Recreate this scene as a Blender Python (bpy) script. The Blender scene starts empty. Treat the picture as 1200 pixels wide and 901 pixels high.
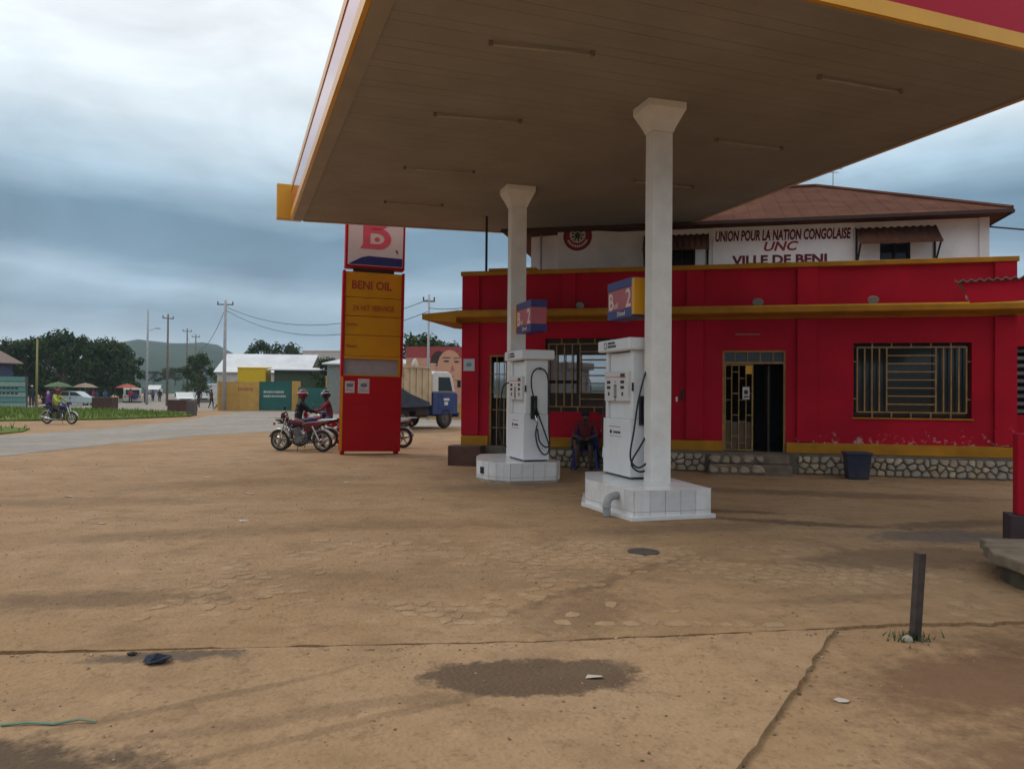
import bpy, bmesh, math, random
from mathutils import Vector, Matrix, Euler, noise
R = math.radians
random.seed(7)
S = bpy.context.scene
COL = S.collection

# ------------------------------------------------------------------ camera
cam = bpy.data.cameras.new('camera'); cam_o = bpy.data.objects.new('camera', cam); COL.objects.link(cam_o)
cam.sensor_width = 36; cam.lens = 27.0; cam.clip_end = 6000; cam.clip_start = 0.05
PITCH, ROLL = R(0.67), R(0.5)
cam_o.matrix_world = Matrix.Translation((0, 0, 1.6)) @ Matrix.Rotation(R(90) + PITCH, 4, 'X') @ Matrix.Rotation(ROLL, 4, 'Z')
S.camera = cam_o
S.render.resolution_x = 1024; S.render.resolution_y = 768

# ------------------------------------------------------------------ sky, sun, exposure
SUN_AZ, SUN_EL = R(-62), R(52)      # azimuth from +Y towards +X
w = bpy.data.worlds.new('World'); S.world = w; w.use_nodes = True
nt = w.node_tree; nt.nodes.clear()
def N(t, tree=None, **kw):
    n = (tree or nt).nodes.new(t)
    for k, v in kw.items(): setattr(n, k, v)
    return n
def sky_nodes():
    L = nt.links.new
    out = N('ShaderNodeOutputWorld'); sky = N('ShaderNodeTexSky'); sky.sky_type = 'NISHITA'; sky.sun_disc = False
    sky.sun_elevation = SUN_EL; sky.sun_rotation = SUN_AZ; sky.air_density = 1.0; sky.dust_density = 2.0
    b1 = N('ShaderNodeBackground'); b1.inputs['Strength'].default_value = 0.1; L(sky.outputs[0], b1.inputs[0])
    b2 = N('ShaderNodeBackground'); b2.inputs['Strength'].default_value = 1.0
    tc = N('ShaderNodeTexCoord'); sep = N('ShaderNodeSeparateXYZ'); L(tc.outputs['Generated'], sep.inputs[0])
    def noise_tex(scale, sx, sz, det=5, rough=0.55, off=(0, 0, 0), dist=0.0):
        m = N('ShaderNodeMapping'); m.inputs['Scale'].default_value = (sx, sx, sz); m.inputs['Location'].default_value = off
        L(tc.outputs['Generated'], m.inputs[0])
        n = N('ShaderNodeTexNoise'); n.inputs['Scale'].default_value = scale; n.inputs['Detail'].default_value = det
        n.inputs['Roughness'].default_value = rough; n.inputs['Distortion'].default_value = dist
        L(m.outputs[0], n.inputs['Vector']); return n.outputs[0]
    def math_(op, a, b, clamp=False):
        n = N('ShaderNodeMath', operation=op); n.use_clamp = clamp
        for i, v in enumerate((a, b)):
            if isinstance(v, (int, float)): n.inputs[i].default_value = v
            else: L(v, n.inputs[i])
        return n.outputs[0]
    n1 = noise_tex(1.6, 1.0, 3.2, 6, 0.5, (SKX, SKY, SKZ), 0.3)   # big cloud masses
    n2 = noise_tex(3.0, 1.0, 7.0, 6, 0.55, (4.2, 1.1, 0.4), 0.2)     # streaks low down
    # elevation warped by the masses, so layers of cloud have uneven edges
    e = math_('ADD', sep.outputs[2], math_('MULTIPLY', math_('SUBTRACT', n1, 0.5), 0.13))
    e = math_('ADD', e, math_('MULTIPLY', math_('SUBTRACT', n2, 0.5), 0.06))
    cr = N('ShaderNodeValToRGB'); L(e, cr.inputs[0])
    el = cr.color_ramp.elements
    stops = [(0.0, (.70, .76, .80)), (.05, (.55, .67, .76)), (.095, (.25, .37, .48)), (.13, (.40, .54, .65)), (.165, (.17, .28, .38)),
             (.205, (.155, .265, .365)), (.255, (.44, .60, .72)), (.31, (.78, .89, .96)), (.40, (.97, 1.02, 1.05)), (.8, (1.0, 1.04, 1.07))]
    while len(el) < len(stops): el.new(0.5)
    for i, (p, c) in enumerate(stops): el[i].position = p; el[i].color = (*c, 1)
    n3 = noise_tex(4.0, 1.0, 2.0, 7, 0.55, (0.3, 5.2, 2.2), 0.4)      # soft billows
    mr = N('ShaderNodeMapRange'); mr.inputs['From Min'].default_value = .3; mr.inputs['From Max'].default_value = .7
    mr.inputs['To Min'].default_value = .74; mr.inputs['To Max'].default_value = 1.18; L(n3, mr.inputs[0])
    mx = N('ShaderNodeVectorMath', operation='SCALE'); L(cr.outputs[0], mx.inputs[0]); L(mr.outputs[0], mx.inputs['Scale'])
    L(mx.outputs[0], b2.inputs[0])
    mix = N('ShaderNodeMixShader'); mix.inputs[0].default_value = 0.94
    L(b1.outputs[0], mix.inputs[1]); L(b2.outputs[0], mix.inputs[2]); L(mix.outputs[0], out.inputs[0])
SKX, SKY, SKZ = 2.3, 0.6, 1.7
sky_nodes()
sun = bpy.data.lights.new('sun', 'SUN'); sun.energy = 1.3; sun.angle = R(25); sun.color = (1, .96, .9)
sun_o = bpy.data.objects.new('sun', sun); COL.objects.link(sun_o); sun_o.location = (-20, 10, 40)
sd = Vector((math.sin(SUN_AZ) * math.cos(SUN_EL), math.cos(SUN_AZ) * math.cos(SUN_EL), math.sin(SUN_EL)))
sun_o.rotation_euler = sd.to_track_quat('Z', 'Y').to_euler()
S.view_settings.view_transform = 'Standard'; S.view_settings.look = 'None'
S.view_settings.exposure = 0.12; S.view_settings.gamma = 1.0; S.view_settings.use_curve_mapping = False

# ------------------------------------------------------------------ materials
MATS = {}
def mat(name, col, rough=.7, metal=0., var=.12, scale=6., bump=.0, bscale=40., dirt=0., dirtcol=(.16, .11, .07), dscale=2.2, spec=.4, coat=0., island=0., coord='Object'):
    if name in MATS: return MATS[name]
    m = bpy.data.materials.new(name); m.use_nodes = True; t = m.node_tree; L = t.links.new
    b = t.nodes['Principled BSDF']; b.inputs['Roughness'].default_value = rough; b.inputs['Metallic'].default_value = metal
    b.inputs['Specular IOR Level'].default_value = spec; b.inputs['Coat Weight'].default_value = coat; b.inputs['Coat Roughness'].default_value = .06
    tc = N('ShaderNodeTexCoord', t); vec = tc.outputs[coord]
    n = N('ShaderNodeTexNoise', t); n.inputs['Scale'].default_value = scale; n.inputs['Detail'].default_value = 6; L(vec, n.inputs['Vector'])
    mr = N('ShaderNodeMapRange', t); mr.inputs['From Min'].default_value = .3; mr.inputs['From Max'].default_value = .7
    mr.inputs['To Min'].default_value = 1 - var; mr.inputs['To Max'].default_value = 1 + var; L(n.outputs[0], mr.inputs[0])
    sc = N('ShaderNodeVectorMath', t, operation='SCALE'); sc.inputs[0].default_value = col[:3]; L(mr.outputs[0], sc.inputs['Scale'])
    cur = sc.outputs[0]
    if island > 0:
        g = N('ShaderNodeNewGeometry', t); mi = N('ShaderNodeMapRange', t); mi.inputs['To Min'].default_value = 1 - island; mi.inputs['To Max'].default_value = 1 + island
        L(g.outputs['Random Per Island'], mi.inputs[0])
        s2 = N('ShaderNodeVectorMath', t, operation='SCALE'); L(cur, s2.inputs[0]); L(mi.outputs[0], s2.inputs['Scale']); cur = s2.outputs[0]
    if dirt > 0:
        n2 = N('ShaderNodeTexNoise', t); n2.inputs['Scale'].default_value = dscale; n2.inputs['Detail'].default_value = 8; n2.inputs['Roughness'].default_value = .65; L(vec, n2.inputs['Vector'])
        m2 = N('ShaderNodeMapRange', t); m2.inputs['From Min'].default_value = .42; m2.inputs['From Max'].default_value = .75; m2.inputs['To Max'].default_value = dirt
        L(n2.outputs[0], m2.inputs[0])
        mx = N('ShaderNodeMix', t, data_type='RGBA'); L(m2.outputs[0], mx.inputs['Factor']); L(cur, mx.inputs['A']); mx.inputs['B'].default_value = (*dirtcol, 1)
        cur = mx.outputs['Result']
    L(cur, b.inputs['Base Color'])
    if bump > 0:
        n3 = N('ShaderNodeTexNoise', t); n3.inputs['Scale'].default_value = bscale; n3.inputs['Detail'].default_value = 5; L(vec, n3.inputs['Vector'])
        bp = N('ShaderNodeBump', t); bp.inputs['Strength'].default_value = bump; bp.inputs['Distance'].default_value = .02; L(n3.outputs[0], bp.inputs['Height']); L(bp.outputs[0], b.inputs['Normal'])
    MATS[name] = m; return m

def soil(name, c1, c2, stains=(), wet=(), stone=.0):
    """dusty ground: world-position noise, plus stains (x, y, rx, ry, rot, strength, colour)"""
    m = bpy.data.materials.new(name); m.use_nodes = True; t = m.node_tree; L = t.links.new
    b = t.nodes['Principled BSDF']; b.inputs['Specular IOR Level'].default_value = .25
    g = N('ShaderNodeNewGeometry', t); pos = g.outputs['Position']
    def nz(scale, det=8, rough=.6, vec=None):
        n = N('ShaderNodeTexNoise', t); n.inputs['Scale'].default_value = scale; n.inputs['Detail'].default_value = det; n.inputs['Roughness'].default_value = rough
        L(vec or pos, n.inputs['Vector']); return n
    def rng(x, a, b_, c, d):
        r = N('ShaderNodeMapRange', t); r.inputs['From Min'].default_value = a; r.inputs['From Max'].default_value = b_; r.inputs['To Min'].default_value = c; r.inputs['To Max'].default_value = d
        L(x, r.inputs[0]); return r.outputs[0]
    def mixc(f, a, bcol):
        x = N('ShaderNodeMix', t, data_type='RGBA')
        if isinstance(f, float): x.inputs['Factor'].default_value = f
        else: L(f, x.inputs['Factor'])
        for k, v in (('A', a), ('B', bcol)):
            if isinstance(v, tuple): x.inputs[k].default_value = (*v, 1)
            else: L(v, x.inputs[k])
        return x.outputs['Result']
    big = nz(.35, 6); mid = nz(1.7, 9, .65); fine = nz(22, 6, .7)
    cur = mixc(rng(big.outputs[0], .38, .62, 0, 1), c1, c2)
    dark = tuple(v * .62 for v in c1)
    cur = mixc(rng(mid.outputs[0], .48, .70, 0, .6), cur, dark)
    sm = N('ShaderNodeMapping', t); sm.inputs['Scale'].default_value = (.5, 3.2, 1); sm.inputs['Rotation'].default_value = (0, 0, .18); L(pos, sm.inputs[0])
    strk = nz(1.4, 9, .7, sm.outputs[0]); cur = mixc(rng(strk.outputs[0], .5, .72, 0, .32), cur, tuple(v * .7 for v in c1))
    peb = N('ShaderNodeTexVoronoi', t); peb.inputs['Scale'].default_value = 13; peb.inputs['Randomness'].default_value = 1.0; L(pos, peb.inputs['Vector'])
    pm = nz(.9, 5, .6); pmul = N('ShaderNodeMath', t, operation='MULTIPLY'); L(rng(peb.outputs['Distance'], .16, .26, 1, 0), pmul.inputs[0]); L(rng(pm.outputs[0], .48, .62, 0, .6), pmul.inputs[1]); cur = mixc(pmul.outputs[0], cur, tuple(v * .55 for v in c1))
    blot = nz(5.5, 9, .75); cur = mixc(rng(blot.outputs[0], .54, .66, 0, .7), cur, tuple(v * .66 for v in c1))
    pale = tuple(min(1, v * 1.35) for v in c2)
    mid2 = nz(2.6, 9, .7)
    cur = mixc(rng(mid2.outputs[0], .55, .75, 0, .5), cur, pale)
    cur = mixc(rng(fine.outputs[0], .52, .75, 0, .55), cur, tuple(v * .55 for v in c1))
    grit = N('ShaderNodeTexVoronoi', t); grit.inputs['Scale'].default_value = 34; L(pos, grit.inputs['Vector'])
    cur = mixc(rng(grit.outputs['Distance'], .10, .16, .35, 0), cur, pale)
    # stains with an outline of their own
    warp = nz(2.2, 7, .62); wv = N('ShaderNodeVectorMath', t, operation='SUBTRACT'); L(warp.outputs['Color'], wv.inputs[0]); wv.inputs[1].default_value = (.5, .5, .5)
    ws = N('ShaderNodeVectorMath', t, operation='SCALE'); L(wv.outputs[0], ws.inputs[0])
    wetsum = None
    rn = nz(7.5, 9, .72); rs = N('ShaderNodeMath', t, operation='SUBTRACT'); L(rn.outputs[0], rs.inputs[0]); rs.inputs[1].default_value = .5; ragged = rs.outputs[0]
    for (x, y, rx, ry, rot, stv, col, soft, wf, warpk) in stains:
        w1 = N('ShaderNodeVectorMath', t, operation='SCALE'); L(wv.outputs[0], w1.inputs[0]); w1.inputs['Scale'].default_value = warpk
        a1 = N('ShaderNodeVectorMath', t, operation='ADD'); L(pos, a1.inputs[0]); L(w1.outputs[0], a1.inputs[1])
        mp = N('ShaderNodeMapping', t, vector_type='TEXTURE'); mp.inputs['Location'].default_value = (x, y, 0); mp.inputs['Rotation'].default_value = (0, 0, rot); mp.inputs['Scale'].default_value = (rx, ry, 1000)
        L(a1.outputs[0], mp.inputs[0])
        ln = N('ShaderNodeVectorMath', t, operation='LENGTH'); L(mp.outputs[0], ln.inputs[0])
        rg = N('ShaderNodeMath', t, operation='MULTIPLY_ADD'); L(ragged, rg.inputs[0]); rg.inputs[1].default_value = .9 + soft; L(ln.outputs['Value'], rg.inputs[2])
        f = rng(rg.outputs[0], .92 - soft * .6, 1.0, stv, 0)
        cur = mixc(f, cur, col)
        if wf > 0:
            mm = N('ShaderNodeMath', t, operation='MULTIPLY'); L(f, mm.inputs[0]); mm.inputs[1].default_value = wf
            if wetsum is None: wetsum = mm.outputs[0]
            else:
                ad = N('ShaderNodeMath', t, operation='MAXIMUM'); L(wetsum, ad.inputs[0]); L(mm.outputs[0], ad.inputs[1]); wetsum = ad.outputs[0]
    L(cur, b.inputs['Base Color'])
    if wetsum is not None: L(rng(wetsum, 0, 1, .93, .38), b.inputs['Roughness'])
    else: b.inputs['Roughness'].default_value = .93
    hs = N('ShaderNodeMath', t, operation='MULTIPLY_ADD'); L(mid.outputs[0], hs.inputs[0]); hs.inputs[1].default_value = 3.0; L(fine.outputs[0], hs.inputs[2])
    hg = N('ShaderNodeMath', t, operation='MULTIPLY_ADD'); L(grit.outputs['Distance'], hg.inputs[0]); hg.inputs[1].default_value = -.7; L(hs.outputs[0], hg.inputs[2])
    bp = N('ShaderNodeBump', t); bp.inputs['Strength'].default_value = .55; bp.inputs['Distance'].default_value = .025; L(hg.outputs[0], bp.inputs['Height']); L(bp.outputs[0], b.inputs['Normal'])
    return m

# ------------------------------------------------------------------ mesh helpers
class MB:
    def __init__(s): s.v = []; s.f = []
    def add(s, vs, fs):
        o = len(s.v); s.v += [tuple(v) for v in vs]; s.f += [tuple(i + o for i in f) for f in fs]; return s
    def box(s, x0, x1, y0, y1, z0, z1):
        return s.add([(x0, y0, z0), (x1, y0, z0), (x1, y1, z0), (x0, y1, z0), (x0, y0, z1), (x1, y0, z1), (x1, y1, z1), (x0, y1, z1)],
                     [(0, 3, 2, 1), (4, 5, 6, 7), (0, 1, 5, 4), (1, 2, 6, 5), (2, 3, 7, 6), (3, 0, 4, 7)])
    def obox(s, c, sx, sy, sz, rot=(0, 0, 0)):
        m = Euler(rot).to_matrix(); c = Vector(c)
        p = [c + m @ Vector((x * sx / 2, y * sy / 2, z * sz / 2)) for z in (-1, 1) for x, y in ((-1, -1), (1, -1), (1, 1), (-1, 1))]
        return s.add(p, [(0, 3, 2, 1), (4, 5, 6, 7), (0, 1, 5, 4), (1, 2, 6, 5), (2, 3, 7, 6), (3, 0, 4, 7)])
    def prism(s, pts, z0, z1, axis='z'):
        n = len(pts)
        a2 = sum(pts[i][0] * pts[(i + 1) % n][1] - pts[(i + 1) % n][0] * pts[i][1] for i in range(n))
        if a2 < 0: pts = list(reversed(pts))
        mk = {'z': lambda p, h: (p[0], p[1], h), 'y': lambda p, h: (p[0], h, p[1]), 'x': lambda p, h: (h, p[0], p[1])}[axis]
        lo, hi = (z0, z1)
        vs = [mk(p, lo) for p in pts] + [mk(p, hi) for p in pts]
        fs = [tuple(range(n - 1, -1, -1)), tuple(range(n, 2 * n))] + [(i, (i + 1) % n, n + (i + 1) % n, n + i) for i in range(n)]
        if axis == 'y': fs = [tuple(reversed(f)) for f in fs]
        return s.add(vs, fs)
    def loft(s, rings, caps=True):
        n = len(rings[0]); vs = [v for r in rings for v in r]; fs = []
        for k in range(len(rings) - 1):
            for i in range(n):
                j = (i + 1) % n; fs.append((k * n + i, k * n + j, (k + 1) * n + j, (k + 1) * n + i))
        if caps: fs += [tuple(range(n - 1, -1, -1)), tuple((len(rings) - 1) * n + i for i in range(n))]
        return s.add(vs, fs)
    def tube(s, pts, r, n=8, smooth=0):
        pts = [Vector(p) for p in pts]
        if smooth:
            q = []
            for i in range(len(pts) - 1):
                p0 = pts[max(i - 1, 0)]; p1 = pts[i]; p2 = pts[i + 1]; p3 = pts[min(i + 2, len(pts) - 1)]
                for k in range(smooth):
                    u = k / smooth
                    q.append(.5 * ((2 * p1) + (p2 - p0) * u + (2 * p0 - 5 * p1 + 4 * p2 - p3) * u * u + (3 * p1 - p0 - 3 * p2 + p3) * u ** 3))
            q.append(pts[-1]); pts = q
        rs = r if isinstance(r, (list, tuple)) else [r] * len(pts)
        if len(rs) != len(pts): rs = [rs[0] + (rs[-1] - rs[0]) * i / (len(pts) - 1) for i in range(len(pts))]
        rings = []; d0 = (pts[1] - pts[0]).normalized()
        up = Vector((0, 0, 1)) if abs(d0.z) < .9 else Vector((1, 0, 0))
        x = d0.cross(up).normalized()
        for i, p in enumerate(pts):
            d = (pts[min(i + 1, len(pts) - 1)] - pts[max(i - 1, 0)]).normalized()
            x = (x - d * x.dot(d)).normalized(); y = d.cross(x)
            rings.append([p + (x * math.cos(2 * math.pi * k / n) + y * math.sin(2 * math.pi * k / n)) * rs[i] for k in range(n)])
        return s.loft(rings)
    def ell(s, c, rx, ry, rz, n=12, m=8, M=None):
        rings = []
        for j in range(m + 1):
            a = -math.pi / 2 + math.pi * j / m; rr = max(math.cos(a), .02)
            ring = [Vector((rx * rr * math.cos(2 * math.pi * k / n), ry * rr * math.sin(2 * math.pi * k / n), rz * math.sin(a))) for k in range(n)]
            if M: ring = [M @ v for v in ring]
            rings.append([Vector(c) + v for v in ring])
        return s.loft(rings)
    def torus(s, c, R_, r, n=24, m=8, axis='y', a0=0, a1=2 * math.pi, flat=1.0):
        full = abs(a1 - a0 - 2 * math.pi) < 1e-6; rings = []
        for i in range(n + 1):
            a = a0 + (a1 - a0) * i / n; ring = []
            for k in range(m):
                b = 2 * math.pi * k / m; rad = R_ + r * math.cos(b); h = r * math.sin(b) * flat
                p = (rad * math.cos(a), h, rad * math.sin(a)) if axis == 'y' else (rad * math.cos(a), rad * math.sin(a), h)
                ring.append(Vector(c) + Vector(p))
            rings.append(ring)
        return s.loft(rings, caps=not full)
    def disc(s, c, r, n=16, axis='y', t=.01):
        pts = [(r * math.cos(2 * math.pi * k / n), r * math.sin(2 * math.pi * k / n)) for k in range(n)]
        c = Vector(c)
        if axis == 'y': return s.prism([(c.x + p[0], c.z + p[1]) for p in pts], c.y - t / 2, c.y + t / 2, 'y')
        if axis == 'x': return s.prism([(c.y + p[0], c.z + p[1]) for p in pts], c.x - t / 2, c.x + t / 2, 'x')
        return s.prism([(c.x + p[0], c.y + p[1]) for p in pts], c.z - t / 2, c.z + t / 2, 'z')
    def build(s, name, m, parent=None, smooth=False, bevel=0, seg=2, loc=None):
        me = bpy.data.meshes.new(name); me.from_pydata(s.v, [], s.f)
        bm = bmesh.new(); bm.from_mesh(me); bmesh.ops.recalc_face_normals(bm, faces=bm.faces); bm.to_mesh(me); bm.free()
        me.materials.append(m)
        o = bpy.data.objects.new(name, me); COL.objects.link(o); o.parent = parent
        if loc: o.location = loc
        if smooth:
            for p in me.polygons: p.use_smooth = True
        if bevel:
            b = o.modifiers.new('bevel', 'BEVEL'); b.width = bevel; b.segments = seg; b.limit_method = 'ANGLE'; b.angle_limit = R(40)
        return o
def tag(o, label=None, cat=None, group=None, kind=None):
    if label: o['label'] = label
    if cat: o['category'] = cat
    if group: o['group'] = group
    if kind: o['kind'] = kind
    return o
def empty(name, loc=(0, 0, 0), rz=0, label=None, cat=None, group=None):
    o = bpy.data.objects.new(name, None); COL.objects.link(o); o.location = loc; o.rotation_euler = (0, 0, rz); o.empty_display_size = .2
    return tag(o, label, cat, group)
def instance(src, name, parent, loc=(0, 0, 0), rot=(0, 0, 0), scale=(1, 1, 1)):
    o = src.copy(); o.name = name; COL.objects.link(o); o.parent = parent; o.location = loc; o.rotation_euler = rot; o.scale = scale
    return o
def copy_tree(o, parent=None):
    c = o.copy(); COL.objects.link(c); c.parent = parent
    for ch in list(o.children): copy_tree(ch, c)
    return c
def text(name, body, m, parent, loc, rot=(R(90), 0, 0), size=.3, xs=1., shear=0., width=None, depth=.004, bold=0., align='LEFT'):
    cu = bpy.data.curves.new(name, 'FONT'); cu.body = body; cu.size = size; cu.shear = shear; cu.extrude = depth; cu.offset = bold; cu.align_x = align; cu.resolution_u = 3
    tmp = bpy.data.objects.new(name + '_c', cu); COL.objects.link(tmp)
    me = bpy.data.meshes.new_from_object(tmp.evaluated_get(bpy.context.evaluated_depsgraph_get()))
    bpy.data.objects.remove(tmp); bpy.data.curves.remove(cu)
    if width:
        wx = max(v.co.x for v in me.vertices) - min(v.co.x for v in me.vertices); xs = width / wx
    me.materials.clear(); me.materials.append(m); me.name = name
    o = bpy.data.objects.new(name, me); COL.objects.link(o); o.parent = parent; o.location = loc; o.rotation_euler = rot; o.scale = (xs, 1, 1)
    return o
def clip(poly, a, b, c):          # keep a*x+b*y<=c
    out = []
    for i in range(len(poly)):
        p, q = poly[i], poly[(i + 1) % len(poly)]; dp = a * p[0] + b * p[1] - c; dq = a * q[0] + b * q[1] - c
        if dp <= 0: out.append(p)
        if dp * dq < 0: k = dp / (dp - dq); out.append((p[0] + (q[0] - p[0]) * k, p[1] + (q[1] - p[1]) * k))
    return out
def cells(x0, x1, y0, y1, nx, ny, jit, gap, rnd, stag=True):
    pts = []
    for j in range(ny):
        for i in range(nx):
            pts.append((x0 + (i + .5 + (.5 * (j % 2) - .25 if stag else 0) + rnd.uniform(-jit, jit)) * (x1 - x0) / nx, y0 + (j + .5 + rnd.uniform(-jit, jit)) * (y1 - y0) / ny))
    res = []
    for k, p in enumerate(pts):
        poly = [(x0, y0), (x1, y0), (x1, y1), (x0, y1)]
        for l, q in enumerate(pts):
            if l == k: continue
            dx, dy = q[0] - p[0], q[1] - p[1]; d = math.hypot(dx, dy)
            if d > 3 * max((x1 - x0) / nx, (y1 - y0) / ny): continue
            poly = clip(poly, dx / d, dy / d, ((p[0] + q[0]) / 2 * dx + (p[1] + q[1]) / 2 * dy) / d - gap / 2)
            if len(poly) < 3: break
        if len(poly) < 3: continue
        res.append(poly)
    return res
def chamfer_poly(poly, f=.22):    # cut the corners of a polygon so a stone reads as worn
    out = []
    n = len(poly)
    for i in range(n):
        p, a, b = poly[i], poly[i - 1], poly[(i + 1) % n]
        out.append((p[0] + (a[0] - p[0]) * f, p[1] + (a[1] - p[1]) * f)); out.append((p[0] + (b[0] - p[0]) * f, p[1] + (b[1] - p[1]) * f))
    return out

# palette
RED = mat('red_wall_paint', (.41, .008, .024), .75, spec=.1, var=.14, scale=1.3, bump=.12, bscale=25, dirt=.25, dirtcol=(.12, .02, .02), dscale=1.4)
YEL = mat('ochre_trim_paint', (.40, .185, .018), .8, spec=.1, var=.15, scale=3, dirt=.45, dirtcol=(.16, .08, .03), dscale=2.5, bump=.1)
BARM = mat('mustard_grille_paint', (.30, .17, .05), .6, var=.25, scale=9)
WHITE = mat('white_column_paint', (.74, .73, .70), .55, var=.05, scale=1.5, dirt=.32, dirtcol=(.35, .27, .2), dscale=2.4)
WALLW = mat('upper_wall_whitewash', (.80, .80, .81), .85, spec=.2, var=.06, scale=1.2, dirt=.25, dirtcol=(.4, .36, .33), bump=.1)
BLACK = mat('black_rubber', (.012, .012, .013), .5, var=.1)
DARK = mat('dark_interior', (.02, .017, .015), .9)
STEEL = mat('worn_steel', (.30, .29, .28), .4, .8, var=.15, scale=12)
CHROME = mat('chrome', (.6, .6, .6), .18, 1.0, var=.05)
RUST = mat('rusted_roof_sheet', (.105, .048, .033), .95, spec=.03, var=.25, scale=2.2, dirt=.5, dirtcol=(.10, .045, .03), dscale=1.5)
FRED = mat('fascia_red_gloss', (.42, .008, .038), .16, var=.05, scale=1, spec=.3, coat=.5)
FRED2 = mat('fascia_red_satin', (.42, .008, .034), .45, var=.05, scale=1, spec=.12)
FYEL = mat('fascia_yellow_gloss', (.68, .33, .012), .3, var=.06, scale=2)
TREE_ST = mat('trunk_bark', (.10, .07, .05), .9, var=.3, scale=8, bump=.4)
LEAF = mat('leaf_dark_green', (.028, .050, .014), .8, spec=.08, var=.3, scale=.6, island=.5)
LEAF2 = mat('leaf_mid_green', (.042, .068, .018), .8, spec=.08, var=.3, scale=.6, island=.5)
GLASS = mat('vehicle_glass', (.02, .03, .035), .06, var=.0, spec=.8)

# ------------------------------------------------------------------ ground, slab, road
D1 = (.085, .05, .028); OIL = (.05, .035, .025); GREY = (.13, .115, .10)
ST = [  # x, y, rx, ry, rot, strength, colour, soft, wet, warp
    (.12, 4.28, .66, .30, .02, .9, (.088, .053, .029), .14, .5, .34),
    (.42, 4.40, .33, .13, .3, .7, (.12, .078, .045), .3, .3, .30),
    (-3.2, 5.8, 1.3, .34, .05, .5, D1, .7, 0, .5),
    (-2.6, 3.25, 1.5, .28, -.05, .85, (.06, .038, .022), .6, .1, .4),
    (4.9, 8.75, 1.0, .50, .2, .75, (.09, .075, .065), .5, .4, .5),
    (4.0, 7.55, 1.5, .55, .25, .6, (.12, .075, .045), .5, .15, .6),
    (5.6, 9.7, 1.2, .3, .3, .6, D1, .5, .2, .4),
    (3.6, 9.7, 1.6, .22, -.35, .7, D1, .6, .1, .5),
    (3.1, 10.6, .9, .2, -.2, .7, D1, .6, .1, .4),
    (5.2, 12.6, 3.2, .5, -.22, .55, D1, .7, .1, .8),
    (1.33, 7.72, .17, .075, .1, .9, (.05, .035, .025), .3, .2, .06),
    (-2.0, 4.55, .55, .12, .1, .7, (.05, .045, .04), .5, 0, .4),
    (-.6, 6.6, 2.8, .7, .1, .22, D1, .8, 0, 1.0),
    (2.75, 4.35, 1.2, .6, .4, .72, (.12, .06, .03), .7, .1, .5),
    (2.9, 3.4, 1.6, .6, .2, .7, (.12, .062, .032), .7, .1, .6),
    (4.1, 5.0, 1.5, .6, .1, .65, (.11, .058, .03), .6, .1, .5),
    (2.2, 9.2, 2.4, .45, .3, .4, D1, .8, 0, .8),
    (-.3, 13.2, 1.6, .7, .3, .45, D1, .8, .1, .6),
    (-4.6, 13.5, 3.0, .8, .5, .28, D1, .8, 0, 1.2),
    (-1.0, 3.75, 1.4, .10, .35, .3, D1, .8, 0, .3),
    (.55, 5.6, .5, .9, -.5, .45, D1, .9, 0, .5),
    (-1.6, 3.9, .05, 1.2, -.95, .35, D1, .6, 0, .15), (-.9, 3.55, .05, 1.1, -1.0, .3, D1, .6, 0, .15),
    (.9, 6.6, .10, 1.6, -.7, .45, D1, .7, 0, .3), (-3.4, 8.6, 2.2, .45, .25, .28, D1, .7, 0, .6), (-6.2, 11, 2.6, .6, .2, .28, D1, .7, 0, .7),
    (-1.2, 9.3, 1.8, .5, .1, .25, D1, .7, 0, .6), (2.6, 6.0, 1.0, .16, .2, .3, D1, .8, 0, .3),
]
SOIL = soil('dusty_dirt', (.285, .170, .084), (.335, .214, .118), ST)
SLAB = soil('dusty_concrete', (.310, .190, .098), (.350, .226, .128), ST)
m = MB(); m.add([(-1180, -1180, 0), (1180, -1180, 0), (1180, 1180, 0), (-1180, 1180, 0)], [(0, 1, 2, 3)])
tag(m.build('ground', SOIL), kind='structure')
rnd = random.Random(3)
def inside(p, poly):
    c = False
    for i in range(len(poly)):
        a, b = poly[i], poly[i - 1]
        if (a[1] > p[1]) != (b[1] > p[1]) and p[0] < (b[0] - a[0]) * (p[1] - a[1]) / (b[1] - a[1]) + a[0]: c = not c
    return c
def wob(pts, step, amp):          # break a straight edge into uneven pieces
    out = []
    for i in range(len(pts)):
        p, q = Vector(pts[i]), Vector(pts[(i + 1) % len(pts)]); n = max(1, int((q - p).length / step)); d = (q - p); pr = Vector((-d.y, d.x)).normalized()
        for k in range(n):
            o = pr * rnd.uniform(-amp, amp) if k else Vector((0, 0)); out.append(tuple(p + d * k / n + o))
    return out
slab_pts = [(-7, 3.9), (-3.6, 4.5), (-2.2, 4.66), (.23, 4.89), (1.3, 5.06), (2.2, 5.22), (1.6, 4.26), (1.0, 3.32), (-.4, 1.1), (-7, 1.1)]
m = MB(); m.prism(wob(slab_pts, .10, .014), -.1, .028)
tag(m.build('concrete_slab', SLAB), kind='structure')
fore_pts = [(-3.9, 4.57), (-2.2, 4.715), (.23, 4.935), (1.3, 5.105), (2.24, 5.27), (2.75, 5.38), (3.4, 5.42), (9.0, 6.1), (9.0, 9.2), (.5, 9.3), (-3.5, 8.8), (-5.0, 6.8)]
m = MB(); m.prism(wob(fore_pts, .09, .016), -.1, .022)
tag(m.build('forecourt_apron', SOIL), kind='structure')
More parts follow.
